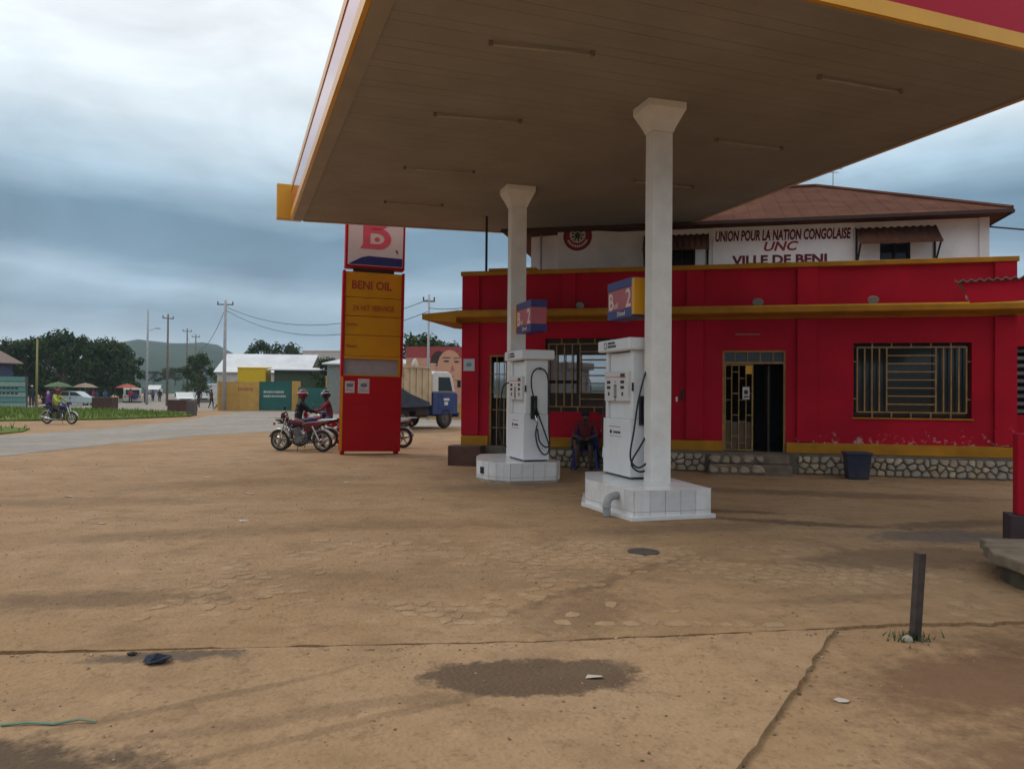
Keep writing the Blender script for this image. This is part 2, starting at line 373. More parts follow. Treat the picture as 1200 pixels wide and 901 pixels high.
# crumbs along the broken slab joint
m = MB()
for k in range(520):
    u = rnd.random(); a, b = ((-3.6, 4.5), (.23, 4.89)) if u < .6 else ((.23, 4.89), (2.2, 5.22)); v = rnd.random()
    if rnd.random() < .12: a, b = (2.2, 5.22), (1.0, 3.32)
    x = a[0] + (b[0] - a[0]) * v + rnd.gauss(0, .05); y = a[1] + (b[1] - a[1]) * v + abs(rnd.gauss(0, .055)) * (1 if rnd.random() < .8 else -1); s = rnd.uniform(.004, .014)
    m.obox((x, y, s * .3 + (.026 if y < a[1] + (b[1] - a[1]) * v else 0)), s * 1.4, s, s * .8, (rnd.uniform(-.4, .4), rnd.uniform(-.4, .4), rnd.uniform(0, 3)))
CRUMB = mat('gravel_crumbs', (.245, .165, .105), .9, var=.3, island=.45)
tag(m.build('joint_gravel', CRUMB), 'loose gravel crumbs along the broken joint of the concrete slab', 'gravel', kind='stuff')
m = MB()
for k in range(5200):
    y = 2.6 + 15 * rnd.random() ** 1.8; x = rnd.uniform(-.75, .75) * y; s = .0022 + .0065 * rnd.random() ** 3 + y * .0004
    if noise.noise(Vector((x * 1.1, y * 1.1, 9.0))) + rnd.uniform(-.3, .3) < .08: continue
    m.obox((x, y, s * .25 + (.028 if inside((x, y), slab_pts) else .022 if inside((x, y), fore_pts) else 0)), s * 1.5, s, s * .8, (rnd.uniform(-.4, .4), rnd.uniform(-.4, .4), rnd.uniform(0, 3)))
tag(m.build('scattered_grit', CRUMB), 'small loose stones scattered over the dusty forecourt', 'gravel', kind='stuff')
# worn paving stones showing through the dust
PAVE = soil('worn_paving', (.315, .20, .108), (.375, .25, .145), ST[:14])
pave = bpy.data.objects.new('forecourt_paving', None); COL.objects.link(pave); tag(pave, kind='structure')
cnt = 0
for poly in cells(-2.6, 4.2, 5.25, 8.4, 42, 21, .36, .03, rnd):
    cx = sum(p[0] for p in poly) / len(poly); cy = sum(p[1] for p in poly) / len(poly)
    f = noise.noise(Vector((cx * .55, cy * .9, 3.1))) + .35 * rnd.uniform(-1, 1) + (.30 if (1.2 < cx < 3.2 and 6.2 < cy < 7.0) else 0) - abs(cx - .4) * .05
    if f < .12 or cnt >= 298 or not (inside((cx, cy), fore_pts)): continue
    cnt += 1
    sh = rnd.uniform(.78, .97); q = [((p[0] - cx) * sh, (p[1] - cy) * sh) for p in chamfer_poly(poly, .2)]
    h = rnd.uniform(.002, .007)
    mm = MB(); n = len(q); mm.add([(a, b, -.02) for a, b in q] + [(a, b, h * .4) for a, b in q] + [(a * .9, b * .9, h) for a, b in q],
        [(i, (i + 1) % n, n + (i + 1) % n, n + i) for i in range(n)] + [(n + i, n + (i + 1) % n, 2 * n + (i + 1) % n, 2 * n + i) for i in range(n)] + [tuple(range(2 * n, 3 * n))])
    mm.build('paving_stone', PAVE, pave, loc=(cx, cy, .0225))
# asphalt road sweeping from the left to the junction behind the sign
ASPH = soil('dusty_asphalt', (.24, .215, .185), (.30, .26, .215), ())
m = MB()
road = [(-16.5, -40), (-16.8, 8), (-17.2, 26), (-17, 32), (-17.1, 38.5), (-19, 48), (-21, 60), (-24, 61.5), (-12, 60.6), (10, 56), (80, 50), (80, 38), (20, 38), (-4, 36.5), (-7.5, 33.7), (-9.9, 29.7), (-11.2, 27), (-11.7, 22.9), (-12, 20), (-12.1, 18.2), (-12, 8), (-11.5, -40)]
m.add([(x, y, .006) for x, y in road], [tuple(range(len(road)))])
tag(m.build('road', ASPH), kind='structure')
# second street climbing away at the far left
m = MB(); m.add([(-42, 62, .006), (-24, 61.5, .007), (-38, 100, .4), (-44.5, 200, 4.6), (-50.5, 200, 4.6), (-52, 100, .4)], [(0, 1, 2, 5), (5, 2, 3, 4)])
tag(m.build('side_street', ASPH), kind='structure')
# rising ground at the far left and the hills all round
TER = mat('far_hillside', (.028, .048, .026), .95, spec=.05, var=.35, scale=.02, coord='Object')
m = MB(); nA, nR = 180, 9; vs = []
def crest(a):                       # a = azimuth from +Y towards +X, in degrees
    v = 20 + 13 * noise.noise(Vector((math.cos(R(a)) * 3.1, math.sin(R(a)) * 3.1, .5))) + 7 * noise.noise(Vector((math.cos(R(a)) * 11, math.sin(R(a)) * 11, 1.5)))
    v += 44 * math.exp(-((a + 23.8) / 4.6) ** 4) + 14 * math.exp(-((a + 31) / 4) ** 2) + 12 * math.exp(-((a + 12) / 6) ** 2)
    return v
for j in range(nR):
    u = j / (nR - 1); r = 420 + 700 * u
    for i in range(nA * 2):
        a = i * 180.0 / nA - 180
        h = crest(a) * math.sin(u * math.pi / 2) ** 1.4 + (0 if j == 0 else 2.2 * noise.noise(Vector((r * .02 * math.cos(R(a)), r * .02 * math.sin(R(a)), 0))))
        vs.append((r * math.sin(R(a)), r * math.cos(R(a)), h - .5 * (j == 0)))
n = nA * 2
m.add(vs, [(j * n + i, j * n + (i + 1) % n, (j + 1) * n + (i + 1) % n, (j + 1) * n + i) for j in range(nR - 1) for i in range(n)])
tag(m.build('hills', TER, smooth=True), kind='structure')
# grass verge
GRS = mat('grass_base', (.105, .135, .032), .95, spec=.05, var=.35, scale=1.2)
BLADE = mat('grass_blade', (.125, .18, .032), .85, spec=.08, var=.25, scale=.8, island=.4)
gv = [(-70, 33), (-25.1, 37.7), (-23.5, 39.3), (-21.4, 41.1), (-20.6, 44.1), (-19.7, 47.2), (-20.6, 49.8), (-26, 56), (-34, 61.5), (-43, 62.5), (-90, 66)]
m = MB(); m.prism(gv, -.05, .10); tag(m.build('grass_verge', GRS), kind='structure')
gv2 = [(-60, 24), (-17.9, 26.4), (-18.2, 28.6), (-19.3, 30.8), (-21.4, 31.9), (-60, 34)]
m = MB(); m.prism(gv2, -.05, .05); tag(m.build('grass_strip', GRS), kind='structure')
m = MB()
for k in range(26000):
    poly, z = (gv, .1) if rnd.random() < .8 else (gv2, .05)
    p = (rnd.uniform(-48, -17.5), rnd.uniform(25, 64))
    if not inside(p, poly): continue
    h = rnd.uniform(.06, .26) * (1 + .6 * noise.noise(Vector((p[0] * .5, p[1] * .5, 0)))); a = rnd.uniform(0, 6.3); lx, ly = rnd.uniform(-.08, .08), rnd.uniform(-.08, .08); wd = rnd.uniform(.02, .045)
    m.add([(p[0] - wd * math.cos(a), p[1] - wd * math.sin(a), z - .02), (p[0] + wd * math.cos(a), p[1] + wd * math.sin(a), z - .02), (p[0] + lx, p[1] + ly, z + h)], [(0, 1, 2)])
tag(m.build('verge_grass', BLADE), 'rough green grass growing on the roadside verge', 'grass', kind='stuff')

# ------------------------------------------------------------------ canopy
TH = R(17); U = Vector((math.cos(TH), math.sin(TH), 0)); V = Vector((-math.sin(TH), math.cos(TH), 0))
A, B, C, D = (Vector((x, y, 0)) for x, y in ((-5.03, 18.32), (3.43, 20.3), (7.22, 9.51), (-.74, 6.56)))
ZS = 5.7
can = empty('station_canopy', (1.2, 13.6, 0), 0, 'large flat forecourt canopy with red and yellow fascia on two white columns', 'canopy')
OFF = Vector((1.2, 13.6, 0))
SOF = mat('soffit_sheet', (.30, .27, .225), .7, spec=.2, var=.08, scale=.8, dirt=.3, dirtcol=(.18, .145, .11), dscale=1.1)
NS = 58
for k in range(NS):
    u0, u1 = k / NS, (k + 1) / NS - .0004
    a0, a1, b0, b1 = A.lerp(D, u0) - OFF, A.lerp(D, u1) - OFF, B.lerp(C, u0) - OFF, B.lerp(C, u1) - OFF
    dz = .001 * (k % 3)
    mm = MB(); top = Vector((0, 0, ZS + .03)); bot = Vector((0, 0, ZS + dz)); lip = (a1 - a0) * .05
    mm.loft([[a0 + top, a1 + top, a1 + bot, a1 - lip + bot - Vector((0, 0, .002)), a0 + lip + bot - Vector((0, 0, .002)), a0 + bot], [b0 + top, b1 + top, b1 + bot, b1 - lip + bot - Vector((0, 0, .002)), b0 + lip + bot - Vector((0, 0, .002)), b0 + bot]])
    mm.build('soffit_panel', SOF, can)
mm = MB(); mm.prism([tuple((p - OFF)[:2]) for p in (A, B, C, D)], ZS + .05, ZS + .62); mm.build('roof_deck', mat('canopy_deck', (.25, .22, .2), .8), can)
def outward(p, q): d = (q - p).normalized(); return Vector((d.y, -d.x, 0)) if Vector((d.y, -d.x, 0)).dot((A + C) / 2 - p) < 0 else Vector((-d.y, d.x, 0))
TRIM = mat('canopy_trim', (.31, .26, .20), .6, var=.1, scale=2)
def fascia(p, q, th, ext0=0, ext1=0, paint=FRED2):
    d = (q - p).normalized(); n = outward(p, q); p = p - d * ext0 - OFF; q = q + d * ext1 - OFF
    def slab(name, o0, o1, z0, z1, mt):
        mm = MB(); c = [p + n * o0, q + n * o0, q + n * o1, p + n * o1]
        mm.prism([tuple(v[:2]) for v in c], z0, z1); return mm.build(name, mt, can)
    slab('fascia_trim', .004, th - .05, ZS - .02, ZS + .1, TRIM)
    slab('fascia_panel', th - .047, th, ZS + .152, ZS + .80, paint)
    slab('fascia_stripe', th - .047, th + .012, ZS - .02, ZS + .15, FYEL)
    slab('fascia_stripe', th + .002, th + .012, ZS + .66, ZS + .81, FYEL)
fascia(A, D, .28, paint=FRED); fascia(D, C, .10, .27, .09); fascia(C, B, .10); fascia(B, A, .10, .09, .0)
# yellow sign box wrapped round the rear corner
cb = A - OFF + (A - D).normalized() * -.05
mm = MB(); d1 = (A - D).normalized(); nl = outward(A, D)
c = [cb + nl * .02 + d1 * .17, cb + nl * .60 + d1 * .17, cb + nl * .60 + d1 * .40, cb + nl * .02 + d1 * .40]
mm.prism([tuple(v[:2]) for v in c], ZS + .02, ZS + .86); o = mm.build('corner_sign_box', FYEL, can, bevel=.02)
# fluorescent fittings fixed under the soffit
TUBE = mat('old_tube_fitting', (.36, .31, .25), .5, var=.1)
for (x0, y0), (x1, y1) in (((-.28, 8.89), (.93, 9.14)), ((-1.16, 11.2), (.09, 11.45)), ((-1.98, 13.88), (-.74, 14.11)), ((3.89, 9.76), (5.15, 10.2)), ((3.23, 12.21), (4.4, 12.6)), ((2.3, 14.6), (3.5, 15.0)), ((-2.75, 16.4), (-1.55, 16.65))):
    p, q = Vector((x0, y0, 0)) - OFF, Vector((x1, y1, 0)) - OFF; d = (q - p).normalized(); z = Vector((0, 0, ZS))
    mm = MB(); mm.tube([p + z - Vector((0, 0, .045)), q + z - Vector((0, 0, .045))], .016, 8); t_ = mm.build('light_fitting', TUBE, can, smooth=True)
    for e in (p, q):
        mm = MB(); mm.obox(e + z - Vector((0, 0, .03)), .05, .04, .06, (0, 0, math.atan2(d.y, d.x))); mm.build('lamp_holder', mat('lamp_holder', (.17, .14, .11), .6), t_)
# columns
def column(cx, cy, zb, wu, wv):
    c0 = Vector((cx, cy, 0)) - OFF
    def ring(a, b, z, jx=0): return [c0 + U * (sx * a / 2) + V * (sy * b / 2) + Vector((0, 0, z)) for sx, sy in ((-1, -1), (1, -1), (1, 1), (-1, 1))]
    mm = MB(); nz = 9; rings = []
    for k in range(nz): z = zb + (5.30 - zb) * k / (nz - 1); j = rnd.uniform(-.003, .003); rings.append(ring(wu + j, wv + j, z))
    mm.loft(rings); col = mm.build('column', WHITE, can, bevel=.012)
    mm = MB(); mm.loft([ring(wu + .012, wv + .012, 5.30), ring(wu + .05, wv + .05, 5.36), ring(wu + .27, wv + .27, 5.60), ring(wu + .27, wv + .27, 5.694)]); mm.build('capital', WHITE, col)
    return col
COLN, COLF = (2.06, 10.86), (.08, 15.3)
column(*COLN, .3, .31, .23); column(*COLF, .3, .32, .24)

# ------------------------------------------------------------------ islands
TILE = mat('white_glazed_tile', (.70, .69, .69), .25, var=.05, scale=5, dirt=.35, dirtcol=(.33, .25, .19), dscale=3.0)
TILE2 = mat('grey_white_tile', (.60, .60, .61), .3, var=.06, scale=5, dirt=.4, dirtcol=(.33, .26, .2), dscale=3.0)
GROUT = mat('dirty_grout', (.30, .25, .2), .9)
def island(name, org, pts, h, label, tiles=True, flange=True):
    e = empty(name, (org[0], org[1], 0), TH, label, 'pump island', 'tiled pump islands')
    mm = MB(); mm.prism(pts, -.05, h - .012); mm.build('core', GROUT, e)
    cx = sum(p[0] for p in pts) / len(pts); cy = sum(p[1] for p in pts) / len(pts)
    for i in range(len(pts)):
        p, q = Vector((*pts[i], 0)), Vector((*pts[(i + 1) % len(pts)], 0)); d = q - p; L_ = d.length; d.normalize(); nrm = Vector((d.y, -d.x, 0))
        if nrm.dot(p - Vector((cx, cy, 0))) < 0: nrm = -nrm
        nt_ = max(1, round(L_ / .215)); tw = L_ / nt_
        for k in range(nt_):
            for (z0, z1) in ((.105, h - .006), (.045, .10)):
                a = p + d * (k * tw + .003); b = p + d * ((k + 1) * tw - .003); o = rnd.uniform(.006, .0095)
                mm = MB(); mm.prism([tuple(v[:2]) for v in (a, b, b + nrm * o, a + nrm * o)], z0, z1)
                mm.build('tile', rnd.choice((TILE, TILE, TILE2)), e)
    nx = 6
    out = [(cx + (p[0] - cx) * 1.012, cy + (p[1] - cy) * 1.008) for p in pts]
    mm = MB(); mm.prism(out, h - .011, h); mm.build('top_slab', TILE, e, bevel=.003)
    if flange:
        f = [(cx + (p[0] - cx) * 1.10, cy + (p[1] - cy) * 1.04) for p in pts]
        mm = MB(); mm.prism(wob(f, .25, .008), -.02, .05); mm.build('skirting', TILE, e, bevel=.006)
    return e
isl = island('pump_island', (2.09, 9.93), [(-.55, 0), (.55, 0), (.66, 1.4), (.40, 2.35), (-.24, 2.35), (-.64, 1.38)], .38, 'white tiled pump island with a grey pipe elbow in its side')
isl2 = island('pump_island', (.33, 13.72), [(-.45, .1), (-.36, 0), (.50, 0), (.68, .3), (.68, 1.9), (.5, 2.2), (-.32, 2.2), (-.54, 1.7), (-.78, .75), (-.66, .35)], .36, 'white tiled pump island with rounded corner and small dark hole in its side', flange=False)
mm = MB(); PIPE = mat('grey_plastic_pipe', (.30, .30, .30), .5, var=.1)
def isl_pt(o, x, y, z): return (x, y, z)
mm.tube([(-.50, .42, .27), (-.63, .40, .27), (-.72, .385, .24), (-.755, .378, .17), (-.76, .377, .09), (-.76, .377, .0)], .052, 12, smooth=3); mm.build('drain_pipe', PIPE, isl, smooth=True)
mm = MB(); mm.torus((-.76, .377, .13), .052, .010, 14, 6, axis='z'); mm.build('pipe_collar', PIPE, isl, smooth=True)
mm = MB(); mm.obox((-.735, .54, .2), .10, .012, .12, (0, 0, R(-62))); mm.build('cable_hole', BLACK, isl2)

# ------------------------------------------------------------------ fuel pumps
PW = mat('pump_enamel_white', (.70, .715, .73), .35, var=.04, scale=2, dirt=.2, dirtcol=(.4, .36, .32), dscale=2.5)
PANEL = mat('pump_panel', (.60, .59, .57), .4, var=.04)
INK = mat('dark_ink', (.03, .03, .04), .6); INKR = mat('red_ink', (.4, .03, .04), .6); LCD = mat('display_glass', (.05, .055, .06), .1)
def pump(org, label, hose_paths, back_hose):
    e = empty('fuel_pump', (*org, .38), TH, label, 'fuel pump', 'white fuel pumps')
    e.location.z = .38 if org[1] < 12 else .36
    mm = MB(); mm.box(0, .50, .0, .95, .03, .86); mm.build('cabinet', PW, e, bevel=.012)
    mm = MB(); mm.box(.03, .47, .03, .92, -.002, .03); mm.build('plinth', BLACK, e)
    mm = MB(); mm.box(.07, .44, .10, .85, .86, 1.84); mm.build('upper_body', PW, e, bevel=.01)
    for y0, y1 in ((.0, .098), (.852, .95)):
        mm = MB(); mm.box(.035, .465, y0, y1, .862, 1.86); mm.build('side_post', PW, e, bevel=.012)
    mm = MB(); mm.box(-.07, .57, -.08, 1.03, 1.86, 2.04); hd = mm.build('head', PW, e, bevel=.03, seg=3)
    # brand mark on the head
    mm = MB(); mm.torus((-.0735, .73, 1.95), .045, .008, 16, 6, axis='z'); ob = MB()
    ob.v = [(-.073 + (v[2] - 1.95) * .2, v[1], 1.95 + (v[0] + .0735)) for v in mm.v]; ob.f = mm.f; ob.build('head_emblem', INK, hd)
    for zz, wd in ((1.965, .26), (1.915, .30)):
        mm = MB()
        for i in range(6):
            y = .64 - i * wd / 6; mm.box(-.0735, -.071, y - wd / 6 + .012, y, zz, zz + .035)
        mm.build('head_lettering', INK, hd)
    # display panel
    mm = MB(); mm.box(-.015, .069, .07, .88, 1.12, 1.56); dp = mm.build('display_panel', PANEL, e, bevel=.012)
    mm = MB(); mm.box(-.0175, -.0152, .10, .85, 1.475, 1.483); mm.build('panel_line', INKR, dp)
    def pan(nm, y0, y1, z0, z1, mt): mm = MB(); mm.box(-.020, -.0152, y0, y1, z0, z1); mm.build(nm, mt, dp)
    for y0, y1 in ((.18, .30), (.66, .78)):
        pan('price_window', y0, y1, 1.38, 1.425, LCD); pan('volume_window', y0, y1, 1.30, 1.345, LCD); pan('key_mark', y0 + .03, y1 - .04, 1.20, 1.255, INK)
    pan('total_window', .16, .31, 1.485, 1.525, INK); pan('red_mark', .16, .31, 1.465, 1.473, INKR)
    pan('keypad', .44, .53, 1.18, 1.36, STEEL); pan('keypad_cap', .445, .525, 1.34, 1.365, INK); pan('keypad_foot', .445, .525, 1.165, 1.19, INK); pan('logo_mark', .46, .51, 1.40, 1.415, INKR); pan('foot_mark', .46, .51, 1.13, 1.145, INK)
    mm = MB(); mm.box(.05, .068, .005, .06, 1.28, 1.40); mm.obox((.03, -.012, 1.33), .03, .012, .12); mm.build('side_lock', INK, e)
    # maker's mark on the cabinet
    mk = []
    mm = MB(); mm.ell((-.003, .66, .66), .003, .045, .03, 10, 6); mm.build('maker_emblem', INK, e)
    mm = MB()
    for i, (a, b) in enumerate(((.54, .57), (.49, .53), (.43, .48), (.38, .42), (.33, .37))): mm.box(-.0025, -.0005, a, b, .64, .675)
    for i in range(7): mm.box(-.0025, -.0005, .30 + i * .06, .34 + i * .06, .595, .603)
    mm.build('maker_lettering', INK, e)
    mm = MB()
    for i in range(8): mm.box(-.0025, -.0005, .34 + i * .05, .375 + i * .05, .735, .745)
    mm.build('warning_line', INKR if org[1] > 12 else INK, e)
    # hose side
    mm = MB(); mm.box(.13, .25, -.05, -.001, .78, 1.20); mm.build('holster', BLACK, e, bevel=.01)
    mm = MB(); mm.tube([(.19, -.075, 1.12), (.19, -.085, .98), (.2, -.08, .86)], .024, 8); mm.tube([(.19, -.08, .98), (.235, -.10, .92), (.23, -.10, .82)], .012, 6); nz_ = mm.build('nozzle', BLACK, e, smooth=True)
    mm = MB(); mm.tube([(.2, -.08, .86), (.225, -.085, .74), (.235, -.085, .68)], .016, 8); mm.build('nozzle_spout', CHROME, nz_, smooth=True)
    for hp in hose_paths:
        mm = MB(); mm.tube(hp, .014, 8, smooth=5); mm.build('hose', BLACK, e, smooth=True)
    mm = MB(); mm.tube(back_hose, .014, 8, smooth=5); mm.build('hose', BLACK, e, smooth=True)
    mm = MB(); mm.tube([(.3, -.002, 1.70), (.3, -.05, 1.70)], .03, 10); mm.build('hose_outlet', STEEL, e)
    return e
pump((1.70, 11.02), 'white fuel pump with display, standing behind the column on the near tiled island',
     [[(.30, -.05, 1.70), (.24, -.12, 1.66), (.12, -.20, 1.48), (.02, -.2, 1.1), (-.04, -.2, .7), (-.09, -.2, .42), (-.07, -.2, .27), (.04, -.2, .19), (.18, -.2, .28), (.32, -.12, .5)],
      [(.235, -.085, .7), (.16, -.16, .62), (.05, -.2, .47), (-.06, -.2, .3), (-.05, -.19, .2), (.08, -.18, .13), (.25, -.16, .2), (.34, -.1, .4)]],
     [(.3, .99, 1.7), (.2, 1.06, 1.5), (.05, 1.08, .9), (.1, 1.08, .3), (.3, 1.05, .25), (.35, 1.0, .9)])
pump((.215, 13.98), 'white fuel pump with black looped hoses on the island with a rounded corner',
     [[(.30, -.05, 1.70), (.22, -.06, 1.69), (.14, -.07, 1.60), (.12, -.07, 1.42), (.16, -.07, 1.2), (.25, -.07, .9), (.40, -.07, .5), (.47, -.07, .30), (.45, -.07, .16), (.36, -.07, .14), (.26, -.07, .28), (.21, -.08, .5), (.235, -.085, .68)],
      [(.30, -.05, 1.70), (.38, -.07, 1.66), (.44, -.08, 1.5), (.46, -.08, 1.1), (.46, -.08, .6), (.48, -.08, .33), (.40, -.09, .27), (.28, -.09, .38), (.24, -.09, .6)]],
     [(.2, .99, 1.45), (-.05, 1.03, 1.42), (-.12, 1.03, 1.2), (-.17, 1.02, .7), (-.12, 1.0, .3), (-.02, 1.0, .2)])

# ------------------------------------------------------------------ price signs fixed to the columns
SBLUE = mat('sign_navy', (.025, .025, .16), .35, var=.05); SRED = mat('sign_rose_red', (.42, .09, .11), .4, var=.08, scale=3); SLET = mat('sign_lettering_cream', (.72, .64, .58), .5)
def price_sign(org, label, rev):
    # local: y along V away from the camera, x along U; the lettered face looks to -x
    e = empty('price_sign', (*org, 0), TH, label, 'sign', 'price sign boxes on the columns')
    Ls, T, z0, z1 = .86, .30, 2.74, 3.31
    mm = MB(); mm.box(0, T, 0, Ls, z0 + .13, z1 - .13); mm.build('sign_box', SRED, e, bevel=.006)
    for a, b in ((z0, z0 + .13), (z1 - .13, z1)):
        mm = MB(); mm.box(-.006, T + .006, -.006, Ls + .006, a, b); mm.build('sign_band', SBLUE, e, bevel=.004)
    yb = (Ls + .008, Ls + .09) if rev else (-.09, -.008)
    mm = MB(); mm.box(-.015, T + .02, yb[0], yb[1], z0 + .02, z1 - .02); mm.build('end_plate', FYEL, e, bevel=.006)
    rot = (R(90), 0, R(-90))
    text('lettering', 'B', SLET, e, (-.004, Ls - .04, z0 + .15), rot, .36, width=.16, bold=.004)
    text('lettering', 'oil', SLET, e, (-.004, Ls - .24, z0 + .16), rot, .13, width=.12)
    text('lettering', '2', SLET, e, (-.004, .22, z0 + .15), rot, .38, width=.17, bold=.004)
    text('lettering', 'Diesel', SLET, e, (-.009, Ls - .36, z0 + .035), rot, .10, width=.26)
    return e
price_sign((1.735, 11.13), 'red and navy price sign box over the island with pipe elbow', False)
price_sign((.335, 13.93), 'red and navy price sign box over the pump on the rounded island', True)
mm = None

# ------------------------------------------------------------------ totem sign
tot = empty('totem_sign', (-4.38, 19.55, 0), TH, 'tall red and yellow price totem lettered BENI OIL beside parked motorcycles', 'sign')
TRED = mat('totem_red_sheet', (.40, .005, .009), .6, spec=.1, var=.10, scale=1.5, dirt=.2, dirtcol=(.13, .02, .015), dscale=1.3)
TYEL = mat('totem_yellow_sheet', (.55, .25, .004), .6, spec=.15, var=.07, scale=2)
TLET = mat('totem_red_lettering', (.30, .03, .01), .5)
W = 1.55; DP = .34
tot.rotation_euler = (0, R(.8), TH)
mm = MB(); mm.box(.0, W, 0, DP, .09, 2.02); lower = mm.build('lower_box', TRED, tot, bevel=.01)
for z in (.50, 1.30):
    mm = MB(); mm.box(.02, W - .02, -.004, -.001, z, z + .008); mm.build('panel_seam', mat('seam_dark_red', (.10, .006, .006), .7), lower)  # dark red line along each panel seam
for x in (.03, W - .14):
    mm = MB(); mm.box(x, x + .10, .05, DP - .05, -.02, .09); mm.build('foot', TRED, tot)
for x in (-.012, W - .05):
    mm = MB(); mm.box(x, x + .062, -.012, DP + .012, 2.022, 4.72); mm.build('side_frame', TRED, tot, bevel=.006)
mm = MB(); mm.box(.0, .055, -.014, -.002, .10, 2.0); mm.build('edge_strip', TYEL, tot)
mm = MB(); mm.box(.052, W - .052, .10, .16, 2.022, 2.49); mm.build('grey_panel', mat('totem_grey_back', (.33, .31, .32), .5, var=.1), tot)
mm = MB(); mm.box(.052, W - .052, 0, .10, 2.022, 2.05); mm.box(W - .10, W - .052, 0, .10, 2.05, 2.46); mm.build('recess_lip', TYEL, tot)
mm = MB(); mm.box(.052, W - .052, .0, DP, 2.46, 2.53); mm.build('rail', TYEL, tot)
zz = [2.53, 3.07, 3.56, 4.04, 4.70]
for i in range(4):
    mm = MB(); mm.box(.055, W - .055, .02 + .004 * (i % 2), DP - .02, zz[i] + .006, zz[i + 1] - .006); pn = mm.build('price_panel', TYEL, tot, bevel=.008)
    y = .015 + .004 * (i % 2)
    if i == 3: text('lettering', 'BENI OIL', TLET, pn, (.20, y, zz[i] + .22), size=.30, width=1.02, bold=.006)
    if i == 2: text('lettering', '24 H/7 SERVICE', TLET, pn, (.24, y, zz[i] + .15), size=.19, width=1.06)
    if i == 1: text('lettering', 'Essence', TLET, pn, (.10, y, zz[i] + .24), size=.12, width=.27)
    if i == 0: text('lettering', 'Mazout', TLET, pn, (.10, y, zz[i] + .22), size=.12, width=.27)
mm = MB(); mm.box(.25, W - .25, .1, DP - .1, 4.70, 4.80); mm.build('neck', mat('totem_dark_neck', (.05, .03, .03), .7), tot)
mm = MB(); mm.box(.03, W + .0, -.02, DP + .02, 4.80, 6.45); lb = mm.build('light_box', TRED, tot, bevel=.012)
BOXW = mat('light_box_acrylic', (.62, .60, .64), .3, var=.03)
mm = MB(); mm.box(.09, W - .06, -.032, -.021, 4.86, 6.40); mm.build('face_panel', BOXW, lb)
mm = MB(); y0, y1 = -.041, -.033
mm.prism([(.10, 4.875), (W - .07, 4.875), (W - .07, 5.09), (1.0, 5.10), (.62, 5.11), (.45, 5.07), (.25, 4.96)], y0, y1, 'y'); mm.build('blue_swoosh', SBLUE, lb)
BPINK = mat('light_box_red', (.62, .10, .17), .35, var=.04)
def bshape(mm, x0, z0, w, h, y0, y1):
    st = .26 * w
    # stem, bars and two bowls of a slab B
    mm.prism([(x0 - .10 * w, z0), (x0 + st, z0 + .0), (x0 + st, z0 + h), (x0, z0 + h), (x0, z0 + .1 * h)], y0, y1, 'y')
    def bowl(zb, zt, wd):
        cz = (zb + zt) / 2; rz = (zt - zb) / 2; n = 12; outp = [(x0 + st, zb)]; inn = []
        for k in range(n + 1):
            a = -math.pi / 2 + math.pi * k / n; outp.append((x0 + wd * .55 + wd * .45 * math.cos(a), cz + rz * math.sin(a))); inn.append((x0 + wd * .5 + wd * .26 * math.cos(a), cz + rz * .52 * math.sin(a)))
        outp.append((x0 + st, zt)); inn = [(x0 + st, cz - rz * .52)] + inn + [(x0 + st, cz + rz * .52)]
        N_ = len(outp); vs = [(p[0], y0, p[1]) for p in outp + inn] + [(p[0], y1, p[1]) for p in outp + inn]; fs = []
        for i in range(N_ - 1):
            fs += [(i, i + 1, N_ + i + 1, N_ + i), (2 * N_ + i, 3 * N_ + i, 3 * N_ + i + 1, 2 * N_ + i + 1), (i, 2 * N_ + i, 2 * N_ + i + 1, i + 1), (N_ + i, N_ + i + 1, 3 * N_ + i + 1, 3 * N_ + i)]
        mm.add(vs, fs)
    bowl(z0, z0 + h * .55, w); bowl(z0 + h * .5, z0 + h, w * .9)
mm = MB(); bshape(mm, .46, 5.30, .72, .98, -.042, -.033); mm.build('logo_letter', BPINK, lb)
mm = MB(); mm.ell((.82, -.037, 5.55), .07, .004, .06, 12, 6); mm.build('logo_drop', BPINK, lb)
mm = MB(); mm.obox((1.34, -.037, 5.26), .03, .008, .09, (0, R(-30), 0)); mm.ell((1.33, -.037, 5.28), .025, .004, .025, 8, 6); mm.build('small_mark', SBLUE, lb)
PAPER = mat('poster_paper', (.50, .46, .47), .8, var=.15, scale=9)
for x0, x1, z0, z1, nm in ((.13, .37, 1.58, 1.88, 0), (.42, .71, 1.58, 1.95, 1)):
    mm = MB(); mm.box(x0, x1, -.0085, -.005, z0, z1); ps = mm.build('poster', PAPER, lower); ps.rotation_euler = (0, R(rnd.uniform(-1, 1)), 0)
    mm = MB()
    if nm: mm.ell((.57, -.0105, 1.79), .085, .002, .055, 10, 6); mm.box(.50, .66, -.0105, -.009, 1.75, 1.765)
    else: mm.box(.17, .33, -.0105, -.009, 1.73, 1.82)
    mm.build('poster_print', mat('poster_print', (.12, .13, .17), .7, var=.4, scale=20), ps)
    mm = MB(); mm.box(x0 + .03, x1 - .04, -.0105, -.009, z0 + .05, z0 + .08); mm.box(x0 + .03, x1 - .1, -.0105, -.009, z0 + .1, z0 + .115); mm.build('poster_text', mat('poster_rose', (.45, .25, .28), .7), ps)

